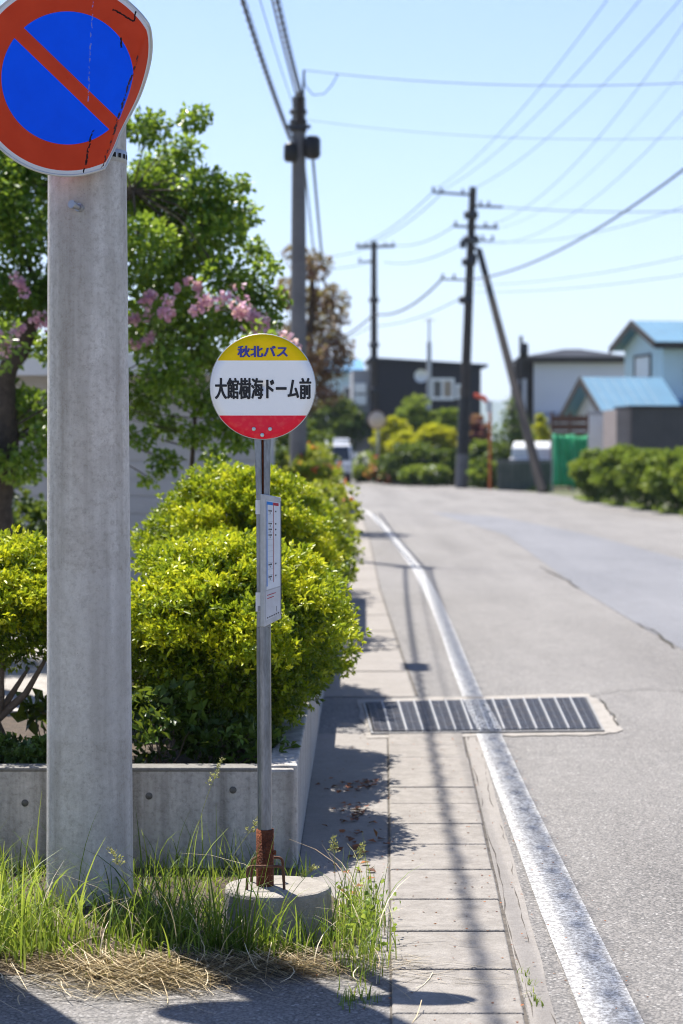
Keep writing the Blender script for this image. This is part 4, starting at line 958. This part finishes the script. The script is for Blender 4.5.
# lavender-grey two-storey house with hip roof
YH = 120; a_ = P(534, 360, YH); b_ = P(625, 360, YH); L = frame_at((a_.x, YH), R(-2)); W = b_.x-a_.x; HZ = P(580, 361, YH).z
lh = thing('hip_roof_house', 'pale lavender grey house with dark hip roof and dark left wing', 'house', (a_.x+W/2, YH+3, 0))
MB().box(0, W, 0, 7, -.05, HZ, L).build('wall', M['wall_lav'], lh)
e = .45; rz = P(577, 349, YH).z; c = [L(-e-.5, -e, HZ), L(W+e, -e, HZ), L(W+e, 7+e, HZ), L(-e-.5, 7+e, HZ)]; r1, r2 = L(W*.38, 3.5, rz+.15), L(W*.56, 3.5, rz+.15)
up = lambda v: v+Vector((0, 0, .2))
MB().add(c+[up(v) for v in c]+[r1, r2], [(3, 2, 1, 0), (0, 1, 5, 4), (1, 2, 6, 5), (2, 3, 7, 6), (3, 0, 4, 7), (4, 5, 9, 8), (5, 6, 9), (6, 7, 8, 9), (7, 4, 8)]).build('roof', M['roof_dark'], lh)
mb = MB(); mb.box(-e-.5, W+e, -e-.06, -e-.004, HZ-.12, HZ+.22, L); mb.build('eave_board', M['trim_dark'], lh)
MB().box(-1.05, -.003, .6, 6, -.05, HZ-.06, L).build('side_wing', M['trim_dark'], lh)
MB().box(-.85, -.4, .45, .59, HZ-3.2, HZ-1.0, L).build('wing_window', M['wall_lav'], lh)
MB().extr([(-1.7, HZ-3.6), (0, HZ-3.0), (0, HZ-2.88), (-1.7, HZ-3.48)], L, .1, 3.6).build('porch_roof', M['wall_grey'], lh)
MB().box(.3, 3.0, -1.4, -.01, 0, HZ-3.7, L).build('porch', M['wall_white'], lh)
MB().box(.45, 2.6, -1.45, -1.405, .3, HZ-4.1, L).build('porch_opening', M['trim_dark'], lh)
q = P(521, 360, YH-2); st = thing('utility_pole', 'short dark service pole with a small transformer beside the hip roof house', 'utility pole', (q.x, YH-2, 0))
MB().tube([(q.x, YH-2, -.03), (q.x, YH-2, P(521, 336, YH-2).z)], .10, 8).build('shaft', M['wood_pole'], st); z_ = P(521, 350, YH-2).z
MB().lathe([(0, -.5), (.2, -.5), (.22, -.1), (.22, .3), (.1, .4), (0, .4)], (q.x+.18, YH-2.1, z_), 12).build('transformer', M['black'], st)

# turquoise-roofed house: tall block and lower gabled wing
ANG = R(10)
def gable_house(t, L, length, depth, eave, ridge, wallm, roofm, over=.55, pre=''):
    mb = MB(); mb.add([L(0, 0, -.05), L(length, 0, -.05), L(length, depth, -.05), L(0, depth, -.05), L(0, 0, eave), L(length, 0, eave), L(length, depth, eave), L(0, depth, eave), L(0, depth/2, ridge), L(length, depth/2, ridge)],
           [(0, 1, 5, 4), (2, 3, 7, 6), (3, 0, 4, 8, 7), (1, 2, 6, 9, 5), (4, 5, 9, 8), (6, 7, 8, 9)]); mb.build(pre+'wall', wallm, t)
    sl = (ridge-eave)/(depth/2); o = over; z0 = eave-sl*o
    for (ya, yb, za, zb) in ((-o, depth/2, z0, ridge), (depth+o, depth/2, z0, ridge)):
        mb = MB(); cs = [L(-o, ya, za+.03), L(length+o, ya, za+.03), L(length+o, yb, zb+.03), L(-o, yb, zb+.03)]; mb.hexa(cs+[v+Vector((0, 0, .14)) for v in cs]); rf = mb.build('roof', roofm, t)
        mb = MB()
        for k in range(int(length/.45)+2):
            x = -o+.45*k; 
            if x > length+o-.05: break
            c0, c1 = L(x, ya, za+.17), L(x, yb, zb+.17); mb.tube([c0, c1], .025, 4)
        mb.build('roof_seam', roofm, rf)
        mb = MB(); cs = [L(-o-.06, ya, za-.12), L(-o-.004, ya, za-.12), L(-o-.004, yb, zb-.12), L(-o-.06, yb, zb-.12)]; mb.hexa(cs+[v+Vector((0, 0, .33)) for v in cs]); mb.build('barge_board', M['trim_dark'], t)
        if ya < 0:
            mb = MB(); mb.box(-o, length+o, ya-.07, ya-.004, za-.14, za+.16, L); mb.build('eave_board', M['trim_dark'], t)
YQ = 94; p0 = P(663, 345, YQ); L = frame_at((p0.x, YQ), ANG)
tq = thing('turquoise_roof_house', 'pale two-storey house with turquoise gable roof and low front wing at the right edge', 'house', (p0.x, YQ, 0))
gable_house(tq, L, 10, 5.6, P(659, 342, YQ).z, P(640, 321, YQ).z, M['wall_cyan'], M['roof_teal'])
window_side(tq, L, -.002, 1.6, 4.0, P(650, 378, YQ).z, P(650, 352, YQ).z)
window(tq, L, 1.05, 2.6, -.003, P(680, 385, YQ).z, P(680, 355, YQ).z, 1, .12, mats=[M['trim_dark']])
mb = MB(); mb.extr([(-1.4, P(670, 406, YQ).z), (0, P(670, 400, YQ).z), (0, P(670, 399, YQ).z), (-1.4, P(670, 405, YQ).z)], L, -.3, 10); mb.build('canopy', M['roof_blue'], tq)
YW = 88; p0 = P(613, 410, YW); LW = frame_at((p0.x, YW), ANG)
gable_house(tq, LW, (P(664, 410, YW).x-p0.x)+.3, 5.4, P(607, 412, YW).z, P(590, 379, YW).z, M['wall_white'], M['roof_teal'], .6)

# corrugated shed wall in front of it
YF = 76; a_ = P(632, 407, YF); L = frame_at((a_.x, YF), R(3)); HZ = P(650, 408, YF).z; W = P(760, 407, YF).x-a_.x
sh = thing('corrugated_shed', 'dark corrugated flat shed with tan end below the turquoise house', 'shed', (a_.x, YF, 0))
MB().box(0, W, 0, 3, -.05, HZ, L).build('wall', M['fence_dark'], sh)
mb = MB()
for k in range(int(W/.25)): mb.box(.05+.25*k, .13+.25*k, -.025, -.002, 0, HZ-.02, L)
mb.build('corrugation', M['fence_dark'], sh)
MB().box(-.1, W+.1, -.12, 3.1, HZ+.003, HZ+.09, L).build('roof', M['roof_dark'], sh)
MB().box(-.55, -.003, .1, 2.8, -.05, HZ-.05, L).build('end_panel', M['fence_tan'], sh)
# brown timber fence
fb = thing('timber_fence', 'brown timber slat fence behind the green netting', 'fence', P(575, 480, 86))
fb.location.z = 0
mb = MB(); a_ = P(552, 430, 86); b_ = P(624, 430, 86); zt, zb = P(570, 414, 86).z, .1
for k in range(9): z = zb+(zt-zb)*k/9; mb.box(a_.x, b_.x, 85.98, 86.02, z, z+.26)
mb.build('slats', M['fence_brown'], fb)
mb = MB()
for k in range(5): x = a_.x+(b_.x-a_.x)*k/4; mb.box(x-.05, x+.05, 86.025, 86.12, -.03, zt+.1)
mb.build('post', M['fence_brown'], fb)
mb = MB(); a2 = P(607, 430, 84); b2 = P(622, 430, 84); mb.box(a2.x, b2.x, 84, 84.06, 0, P(610, 416, 84).z); mb.build('end_panel', M['fence_brown'], fb)
# white notice board
a_ = P(589, 420, 80); b_ = P(608, 420, 80); nb = thing('notice_board', 'blank white upright board right of the green netting', 'board', ((a_.x+b_.x)/2, 80, 0))
MB().box(a_.x, b_.x, 80, 80.05, P(598, 452, 80).z, P(598, 415, 80).z).build('panel', M['white_paint'], nb)
MB().box(a_.x-.03, b_.x+.03, 79.97, 80.08, P(598, 415, 80).z+.003, P(598, 411, 80).z).build('cap', M['wall_grey'], nb)
for x in (a_.x+.06, b_.x-.06): MB().box(x-.03, x+.03, 80.053, 80.11, -.03, P(598, 413, 80).z).build('post', M['steel'], nb)
# green netting panels
gn = thing('netting_fence', 'bright green netting stretched on posts beside the leaning pole', 'fence', (P(570, 480, 82).x, 82, 0))
def net(x0, x1, y0, y1, Y, name):
    nx, nz = 14, 10; V = []; 
    for j in range(nz+1):
        for i in range(nx+1):
            u, v = i/nx, j/nz; p = P(x0+(x1-x0)*u, y1+(y0-y1)*v+1.6*math.sin(u*math.pi)*v, Y); p.y += .10*math.sin(u*17+v*3)+.05*math.sin(v*9+u*5); V.append(p)
    mb = MB(); mb.add(V, [(j*(nx+1)+i, j*(nx+1)+i+1, (j+1)*(nx+1)+i+1, (j+1)*(nx+1)+i) for j in range(nz) for i in range(nx)], True)
    o = mb.build(name, M['net_green'], gn); md = o.modifiers.new('cloth', 'SOLIDIFY'); md.thickness = .02
net(553.5, 573, 434, 486, 82, 'net_panel'); net(573.5, 588, 435, 489, 81.8, 'net_panel')
for x in (553, 573, 588): p = P(x, 433, 82.1); MB().tube([(p.x, 82.2, -.03), (p.x, 82.2, p.z)], .04, 6).build('post', M['steel'], gn)
# low block wall
a_ = P(497, 470, 84); b_ = P(552, 470, 84); bw = thing('block_wall', 'low dark mossy block wall in front of the white car', 'wall', ((a_.x+b_.x)/2, 84, 0))
zt = P(520, 462, 84).z
mb = MB()
for k in range(3):
    for i in range(9): 
        x0 = a_.x+(b_.x-a_.x)*i/9; x1 = a_.x+(b_.x-a_.x)*(i+1)/9; mb.box(x0+.01, x1-.01, 83.93, 84.1, -.03+zt*k/3+.01, zt*(k+1)/3-.01)
mb.build('blocks', M['block'], bw); MB().box(a_.x, b_.x, 83.95, 84.08, -.03, zt-.02).build('mortar', M['gap'], bw)
MB().box(a_.x-.05, b_.x+.05, 83.9, 84.13, zt, zt+.09).build('coping', M['far_conc'], bw)

# ------------------------------------------------------------------ white car behind the block wall
def wheel(parent, c, r, w_, axis='y'):
    wl = MB().lathe([(r*.55, -w_/2), (r*.93, -w_/2), (r, -w_*.35), (r, w_*.35), (r*.93, w_/2), (r*.55, w_/2)], c, 20, axis).build('wheel', M['tyre'], parent)
    MB().lathe([(0, -w_*.42), (r*.56, -w_*.40), (r*.56, w_*.40), (0, w_*.42)], c, 16, axis).build('rim', M['chrome'], wl)
def car():
    q = P(535, 460, 89); L = frame_at((q.x+.2, 89.5), R(75)); L0 = L; L = lambda x, y, z: L0(x*1.15, y*1.15, z*1.28); t = thing('parked_car', 'white hatchback parked behind the low block wall', 'car', (q.x+.2, 89.5, 0))
    # side profile in (y=length, z), swept across x
    prof = [(-1.8, .3), (1.75, .3), (1.8, .75), (1.3, .95), (.75, 1.0), (-1.7, 1.0), (-1.8, .8)]
    MB().extr(prof, lambda x, y, z: L(y, x, z), -.78, .78).build('body', M['car_white'], t, bevel=.06)
    cab = [(-1.65, 1.0), (.85, 1.0), (.3, 1.5), (-1.35, 1.52), (-1.6, 1.3)]
    MB().extr(cab, lambda x, y, z: L(y, x*(1-.12*(z-1)), z), -.74, .74).build('cabin', M['car_white'], t, bevel=.05)
    g = [(-1.45, 1.04), (.72, 1.04), (.25, 1.44), (-1.3, 1.45)]
    for s in (-1, 1): MB().extr(g, lambda x, y, z: L(y, s*(x-.12*.74*(z-1)), z), .742, .75).build('side_window', M['car_glass'], t)
    MB().add([L(.87, -.66, 1.03), L(.87, .66, 1.03), L(.36, .62, 1.47), L(.36, -.62, 1.47)], [(0, 1, 2, 3)]).build('windshield', M['car_glass'], t)
    for x in (-1.15, 1.15):
        for s in (-.72, .72): wheel(t, L(x, s, .3), .3, .18, 'x' if False else 'y')
car()
# white truck on the road, seen from the front
def truck():
    q = P(338, 460, 98); L = frame_at((q.x-.05, 98), R(4)); t = thing('small_truck', 'small white truck facing the camera at the bend of the road', 'truck', (q.x, 98, 0))
    W = .72
    MB().extr([(0, .42), (.0, .95), (.08, 1.06), (.42, 1.80), (1.25, 1.84), (1.3, .42)], L, -W, W).build('cab', M['car_white'], t, bevel=.05)
    MB().add([L(-.62, .055, 1.09), L(.62, .055, 1.09), L(.57, .37, 1.72), L(-.57, .37, 1.72)], [(0, 1, 2, 3)]).build('windshield', M['car_glass'], t)
    for s in (-1, 1):
        MB().box(s*.50-.13, s*.50+.13, -.03, -.003, .70, .86, L).build('headlight', M['lamp'], t)
        mb = MB(); mb.box(s*.86-.09, s*.86+.09, .12, .20, 1.18, 1.48, L); mb.tube([L(s*.72, .2, 1.15), L(s*.86, .18, 1.2)], .02, 5); mb.build('mirror', M['car_white'], t)
        for y in (.55, 2.6): wheel(t, L(s*.62, y, .27), .27, .16, 'x')
        MB().box(s*.70-.02, s*.70+.02, 1.36, 3.2, .55, .95, L).build('side_board', M['car_white'], t)
    MB().box(-.6, .6, -.05, -.004, .34, .52, L).build('bumper', M['steel_dark'], t)
    MB().box(-.28, .28, -.02, -.005, .88, .98, L).build('grille', M['steel_dark'], t)
    MB().box(-.7, .7, 1.34, 3.25, .45, .56, L).build('bed', M['car_white'], t)
    MB().box(-.70, .70, 1.5, 3.2, .57, 2.12, L).build('cargo_cover', M['car_white'], t, bevel=.05)
truck()

# ------------------------------------------------------------------ garden by the bend
def gshrub(x, ytop, ybase, wpx, Y, material, lab, name='garden_shrub', cat='shrub', leaf=.17, n=900, flowers=None, **kw):
    c = P(x, 470, Y); h = P(x, ytop, Y).z; z0 = max(0, P(x, ybase, Y).z) if ybase else 0
    return shrub(name, lab, cat, (c.x, Y, z0), wpx*Y/F/2, wpx*Y/F/2, h-z0, leaf, n, material, per=5, npad=36, stem_r=.05, flowers=flowers, **kw)
gshrub(437, 428, 0, 44, 97, YELG, 'large rounded golden shrub in the garden, left of the tall pole', n=1500)
gshrub(403, 433, 0, 32, 98, YELG, 'smaller golden shrub left of the largest golden one', n=900)
gshrub(392, 418, 0, 36, 103, YELG, 'far golden green shrub between round mirror and mast', n=900)
gshrub(415, 400, 0, 50, 105, MIDG, 'tall mid green garden shrub in front of the dark building', n=1600)
gshrub(448, 412, 0, 36, 104, MIDG, 'mid green garden shrub between the mast and the tall pole', n=1200)
gshrub(412, 448, 0, 60, 95, DARKG, 'dark green shrub under the golden shrubs', n=1500)
gshrub(455, 452, 0, 30, 94, DARKG, 'dark green shrub at the foot of the tall pole', n=900)
gshrub(368, 455, 0, 26, 103, MIDG, 'green plant with white flowers at the road bend', n=500, flowers=(WHTF, 55, .2, 0))
gshrub(380, 460, 0, 22, 99, MIDG, 'green plant with red flowers at the road bend', n=500, flowers=(REDF, 70, .2, 0))
gshrub(394, 463, 0, 22, 97, MIDG, 'low garden plant with orange flowers by the roadside', n=500, flowers=(REDF, 26, .17, 0))
gshrub(415, 468, 0, 26, 93, MIDG, 'low green roadside plant, middle of the garden edge', n=500)
gshrub(435, 468, 0, 24, 92, MIDG, 'low leafy roadside plant left of the tall pole base', n=500, flowers=(WHTF, 10, .15, 0))
gshrub(362, 468, 0, 16, 101, MIDG, 'leftmost low plant of the garden at the bend', n=300)
gshrub(455, 434, 0, 22, 100, WHTF, 'white flowering shrub between the golden shrub and the tall pole', n=260)
gshrub(476, 419, 0, 30, 96, PURP, 'dark purple red rounded shrub right of the tall pole', n=1100)
gshrub(487, 444, 0, 44, 92, MIDG, 'clipped mid green rounded shrub behind the orange post', n=1100)
gshrub(490, 467, 0, 38, 87, MIDG, 'bright green clipped ball shrub in front, between tall pole and block wall', n=1200, padr=.3)
gshrub(540, 418, 0, 20, 100, YELG, 'yellow green shrub behind the white car', n=500)
gshrub(345, 428, 0, 36, 125, DARKG, 'dark green garden hedge in front of the teal house', n=900)
gshrub(376, 452, 0, 16, 106, DARKG, 'small dark shrub below the round mirror', n=400)
lst = [(512, 415, 12), (505, 432, 14), (520, 430, 14), (500, 450, 14), (518, 450, 16), (528, 440, 10), (511, 402, 7), (507, 463, 12), (524, 462, 10)]
t3 = [P(512, 490, 91), P(512, 450, 91), P(512, 425, 91), P(511, 400, 91)]; t3[0].z = 0
tree('garden_tree', 'small dark green garden tree left of the leaning pole', 'tree', t3, clump_px(lst, 91, .6), .2, 620, DARKG, r0=.12)
# hedge right: several clipped bushes standing in a row
hx = [(588, 452, 66), (612, 449, 62), (640, 450, 58), (668, 450, 55), (697, 450, 52)]
labs = ['leftmost leafy green bush of the roadside row on the right', 'second bush from the left in the right roadside row', 'middle bush of the right roadside row, below the dark shed', 'fourth bush of the right roadside row, cut by the photo edge', 'rightmost bush of the right roadside row, mostly out of the photo']
for (x, y, Y), lab in zip(hx, labs):
    c = P(x, 500, Y); shrub('hedge_bush', lab, 'bush', (c.x+.35, Y+.3, -.03), .78, .95, P(x, y, Y).z, .085, 3600, MIDG, per=5, npad=70, padr=.24, stem_r=.02, group='leafy bushes in a row along the right roadside')
cs = np.stack([rng.uniform(0, 1, 1200), rng.uniform(0, 1, 1200), np.zeros(1200)], 1); e0, e1 = Vector((8.0, 70, 0)), Vector((9.35, 48, 0))
rt = np.array([tuple(e0.lerp(e1, u)+Vector((v*.5-.35, 0, -.03))) for u, v, _ in cs])
stuff(blades('grass', rt, rng.uniform(.08, .28, len(rt)), rng.uniform(.1, .9, len(rt)), .02, GRASS, seg=3), 'grass verge under the right roadside bushes', 'grass')
rt = np.array([tuple(Vector((1.4, 106.5, 0)).lerp(Vector((7.3, 83, 0)), u)+Vector((.3+v*.9, .3, -.03))) for u, v, _ in cs])
stuff(blades('grass', rt, rng.uniform(.1, .45, len(rt)), rng.uniform(.1, .9, len(rt)), .03, GRASS, seg=3), 'grass verge along the garden edge at the bend', 'grass')
# round traffic mirror seen from behind, orange post
q = P(376, 420, 99); mi = thing('traffic_mirror', 'round tan-backed traffic mirror on a post beside the far dark pole', 'mirror', (q.x, 99, 0))
cm = P(377, 420, 99); MB().lathe([(0, -.10), (.2, -.09), (.36, -.03), (.41, .0), (.42, .04), (.38, .05), (0, .05)], cm, 24, 'y').build('mirror_back', M['mirror_tan'], mi)
MB().tube([(cm.x+.05, 99.1, -.03), (cm.x+.05, 99.1, cm.z+.3)], .06, 8).build('post', M['steel'], mi)
MB().lathe([(.425, -.02), (.46, -.02), (.46, .1), (.425, .1)], cm, 24, 'y').build('hood', M['fence_brown'], mi)
q = P(490, 488, 85); op = thing('orange_post', 'slim orange post with a slanted red orange arm right of the tall pole', 'post', (q.x, 85, 0))
MB().tube([(q.x, 85, -.03), (q.x, 85, P(490, 414, 85).z)], .06, 8).build('post', M['orange'], op)
mb = MB(); mb.tube([P(490, 415, 85), P(489, 405, 85), P(484, 398, 85), P(474, 395, 85)], [.05, .07, .11, .08], 8); mb.build('arm', M['orange_red'], op)
MB().box(P(486, 413, 85).x, P(492, 413, 85).x, 84.85, 84.9, P(489, 412, 85).z, P(489, 401, 85).z).build('plate', M['wall_white'], op)

# ------------------------------------------------------------------ poles
# second pole with cable closures
Y2 = 34.0; q = P(298.5, 500, Y2); p2 = thing('utility_pole', 'slim grey concrete pole behind the bus stop plate with two black cable boxes', 'utility pole', (q.x, Y2, 0))
zt = P(299, 97, Y2).z
MB().tube([(q.x-.01, Y2, -.03), (q.x+.01, Y2, zt)], [.15, .105], 16).build('shaft', M['far_conc'], p2)
MB().tube([(q.x+.03, Y2-.1, P(299, 128, Y2).z), (q.x+.025, Y2-.1, zt+.06)], .055, 8).build('cap_pipe', M['trim_dark'], p2)
mb = MB()
for y in (112, 122, 130): mb.lathe([(.125, -.03), (.14, -.03), (.14, .03), (.125, .03)], (q.x, Y2, P(299, y, Y2).z), 14)
mb.box(q.x-.2, q.x+.2, Y2-.16, Y2-.11, P(299, 128, Y2).z-.03, P(299, 128, Y2).z+.03); mb.build('clamp_band', M['steel_dark'], p2)
for (x, y, w_, h_) in ((290.5, 152.5, .11, .30), (312.5, 147.5, .13, .36)):
    c = P(x, y, Y2-.12); mb = MB(); mb.lathe([(0, -h_/2), (w_*.7, -h_/2), (w_, -h_*.35), (w_, h_*.35), (w_*.7, h_/2), (0, h_/2)], c, 12); mb.tube([c+Vector((0, 0, h_*.3)), (q.x, Y2, c.z+h_*.35)], .02, 6); mb.build('cable_box', M['black'], p2)
# far dark pole (left) and tall dark pole with crossarms
def crossarm(parent, xa, ya, xb, yb, Y, ins=(), r=.06):
    a, b = P(xa, ya, Y), P(xb, yb, Y); mb = MB(); mb.tube([a, b], r, 6); arm = mb.build('crossarm', M['steel_dark'], parent)
    for f in ins:
        p = a.lerp(b, f); MB().lathe([(.035, 0), (.035, .06), (.065, .09), (.04, .13), (.065, .17), (.035, .23), (0, .24)], p, 8).build('insulator', M['insul'], arm)
M['insul'] = mat('insulator', (.10, .10, .12), .4, .1)
Y3 = 112; q = P(374, 480, Y3); p3 = thing('utility_pole', 'far dark utility pole with one wide crossarm, left of the dark building', 'utility pole', (q.x, Y3, 0))
MB().tube([(q.x, Y3, -.03), (P(374, 241, Y3).x, Y3, P(374, 241, Y3).z)], [.22, .15], 12).build('shaft', M['wood_pole'], p3)
MB().tube([(q.x, Y3, -.03), (q.x, Y3, 1.9)], .26, 12).build('base_sleeve', M['far_conc'], p3)
crossarm(p3, 356, 247, 395, 246, Y3, (.05, .25, .75, .95), .09); crossarm(p3, 358, 262, 374, 261, Y3, (.1,), .05)
mb = MB()
for y in (300, 345, 390): mb.lathe([(.2, -.12), (.27, -.12), (.27, .12), (.2, .12)], P(374, y, Y3), 10)
mb.build('band', M['steel_dark'], p3)
Y4 = 88; b4 = P(461.5, 489, Y4); t4 = P(473, 187, Y4); p4 = thing('utility_pole', 'tall dark utility pole with several crossarms and leaning brace, right of centre', 'utility pole', (b4.x, Y4, 0))
b4.z = -.03
MB().tube([b4, t4], [.235, .15], 14).build('shaft', M['wood_pole'], p4)
d4 = t4-b4; MB().tube([b4, b4+d4*.115], [.27, .262], 14).build('base_sleeve', M['far_conc'], p4)
MB().tube([b4+d4*.12, b4+d4*.30], [.262, .25], 14).build('dark_guard', M['black'], p4)
crossarm(p4, 432, 192, 473, 195, Y4, (.03, .22, .75)); crossarm(p4, 471, 206, 503, 207, Y4, (.3, .55)); crossarm(p4, 453, 226, 498, 228, Y4, (.06, .35, .72, .95)); crossarm(p4, 440, 279, 468, 280, Y4, (.1, .5), .045); crossarm(p4, 466, 240, 494, 241, Y4, (.6, .95), .04)
for (x, y) in ((471, 215), (470, 240), (469, 262), (466, 300)): MB().lathe([(.16, -.14), (.30, -.14), (.30, .14), (.16, .14)], P(x, y, Y4), 10).build('clamp_band', M['steel_dark'], p4)
for (x, y) in ((463, 244), (476, 240), (474, 258)): MB().tube([P(x, y-4, Y4-.2), P(x, y+4, Y4-.2)], .13, 8).build('switch_box', M['steel_dark'], p4)
bt, bb = P(479, 250, Y4-.5), G(543, 492); bb.z = -.05
br = thing('brace_pole', 'dark leaning brace pole slanting down right from the tall utility pole', 'pole', (bb.x, bb.y, 0))
MB().tube([bb, bt], [.20, .13], 12).build('shaft', M['wood_pole'], br)
MB().tube([bt, P(470, 245, Y4)], .07, 6).build('brace_clamp', M['steel_dark'], br)

# ------------------------------------------------------------------ wires
def wire(a, b, r, label, group=None, sag=0, n=24, ext=0, material='wire', name='power_wire'):
    a, b = Vector(a), Vector(b); pts = []
    for i in range(n+1):
        f = (1+ext)*i/n; p = a.lerp(b, f); p.z -= sag*4*f*(1-f); pts.append(p)
    o = MB().tube(pts, r, 6).build(name, M[material], None); return tag(o, label, 'wire', group)
gl = 'thin wires rising right from the tall pole'
for (xa, ya, xb, yb, Yb, r, sg, lab) in (
    (434, 190, 607, 0, 50, .011, .5, 'leftmost of the pale wires that rise right and leave through the top edge'),
    (443, 190, 640, 0, 50, .011, .5, 'pale power wire at the top edge, second from left of those rising right'),
    (466, 192, 680, 0, 49, .011, .6, 'pale power wire that meets the top right corner of the photo'),
    (487, 226, 683, 25, 50, .010, .9, 'pale wire rising right, just under the one meeting the top right corner'),
    (497, 228, 683, 70, 52, .006, .8, 'very faint wire crossing the right edge at the height of the big sign'),
    (468, 240, 683, 112, 52, .009, 1.2, 'pale wire reaching the right edge between the two level wires'),
    (491, 241, 683, 207, 56, .011, .35, 'pale sagging cable below the dark cable at the right edge'),
    (468, 285, 683, 257, 58, .010, .2, 'faint wire sloping gently right below the pale sagging cable'),
    (468, 292, 683, 275, 58, .010, .15, 'lowest faint wire sloping right from the tall pole')):
    wire(P(xa, ya, Y4), P(xb, yb, Yb), r, lab, gl, sg, 40, 1.0)
wire(P(468, 280, Y4), P(683, 170, 52), .032, 'dark thick cable sagging from the tall pole to the right edge', None, .55, 40, 1.0, 'cable', 'telecom_cable')
wire(P(503, 207, Y4), P(683, 211, Y4-6), .022, 'level wire running right from the right crossarm of the tall pole', None, .1, 24, .6)
# wires between tall pole and far pole, and beyond
for (xa, ya, xb, yb, r, sg, lab) in ((434, 191, 357, 246, .02, .3, 'pale wire from the tall pole to the left end of the far crossarm'), (444, 191, 366, 245, .02, .3, 'pale wire from the tall pole to the far crossarm, second from left'), (454, 226, 394, 245, .02, .3, 'short pale wire from the middle crossarm to the right end of the far crossarm'), (468, 240, 384, 262, .02, .4, 'faint wire dipping from the tall pole to the far pole'),
      (441, 280, 374, 314, .045, .5, 'dark cable sagging from the low crossarm to the far pole'), (466, 295, 374, 326, .02, .3, 'faint lower wire between the tall pole and the far pole')):
    wire(P(xa, ya, Y4), P(xb, yb, Y3), r, lab, None, sg, 20, 0, 'cable' if r > .03 else 'wire')
wire(P(374, 314, Y3), P(300, 345, 128), .045, 'dark cable going left from the far pole behind the maple', None, .6, 20, .5, 'cable')
for (y0, y1, lab) in ((247, 258, 'upper wire going left from the far pole'), (262, 268, 'second wire going left from the far pole'), (326, 352, 'faint low wire going left from the far pole')):
    wire(P(372, y0, Y3), P(300, y1, 128), .02, lab, None, .2, 16, .5)
# cross wires from the second pole to the right
wire(P(304, 70, Y2), P(683, 83, 30), .008, 'upper level wire crossing the sky from above the second pole to the right edge', None, .12, 40, .6)
wire(P(308, 120, Y2), P(683, 138, 30), .0045, 'lower level wire crossing the sky from the second pole to the right edge', None, .12, 40, .6)
wire(P(303, 97, Y2), P(304, 70, Y2), .018, 'short riser wire on top of the second pole', None, 0, 4, 0, 'cable')
lp = [P(304, 72, Y2), P(305, 85, Y2), P(313, 95, Y2), P(324, 94, Y2-.05), P(332, 85, Y2-.1), P(338, 74, Y2-.15)]
tag(MB().tube(lp, .009, 6).build('wire_loop', M['wire']), 'small hanging wire loop right of the second pole top', 'wire')
# telephone cables overhead: second pole -> big pole
def spiral_cable(a, b, r, rs, label, turns, sag, wraps=True, name='telecom_cable'):
    a, b = Vector(a), Vector(b); n = 60; pts = []
    for i in range(n+1):
        f = i/n; p = a.lerp(b, f); p.z -= sag*4*f*(1-f); pts.append(p)
    t = thing(name, label, 'cable', a)
    MB().tube(pts, r, 8).build('sheath', M['cable'], t); 
    MB().tube([p+Vector((0, 0, rs*1.7)) for p in pts], r*.45, 6).build('messenger', M['cable'], t)
    if wraps:
        h = []; m = turns*8
        for i in range(m+1):
            f = i/m; k = f*n; j = min(int(k), n-1); p = pts[j].lerp(pts[j+1], k-j); an = 2*math.pi*i/8; h.append(p+Vector((rs*math.cos(an), 0, rs*.85+rs*1.15*math.sin(an))))
        MB().tube(h, .006, 5).build('spiral_hanger', M['cable'], t)
    return t
A1 = P(-5, -870, 8.3); A2 = P(92, -872, 8.3); A3 = P(104, -880, 8.3)
ca_ = spiral_cable(P(291, 142, Y2), A1, .015, .036, 'dark spiral-hung cable left of the second pole, running up to the top edge', 60, .28)
spiral_cable(P(301, 98, Y2), A3, .015, .038, 'dark ladder-like spiral cable leading from the second pole top to the top edge', 52, .28)
spiral_cable(P(298, 102, Y2), A2, .013, .02, 'plain dark cable just left of the ladder-like cable', 60, .25, False)
wire(P(296, 112, Y2), P(40, -870, 8.3), .006, 'very thin wire between the two dark overhead cables', None, .3, 30)
q0 = P(291, 142, Y2); qb = q0.lerp(A1, .545); qb.z -= .28*4*.545*.455; dq = (A1-q0).normalized()
MB().tube([qb-dq*.30, qb-dq*.26, qb+dq*.26, qb+dq*.30], [.05, .11, .11, .05], 10).build('splice_box', M['black'], ca_)
wire(P(313, 160, Y2), P(327, 304, 52), .022, 'dark cable descending right of the second pole towards the maple', None, .1, 16, .3, 'cable', 'telecom_cable')
wire(P(303, 150, Y2), P(320, 303, 52), .016, 'thinner dark cable descending close beside the second pole', None, .1, 16, .3, 'cable', 'telecom_cable')
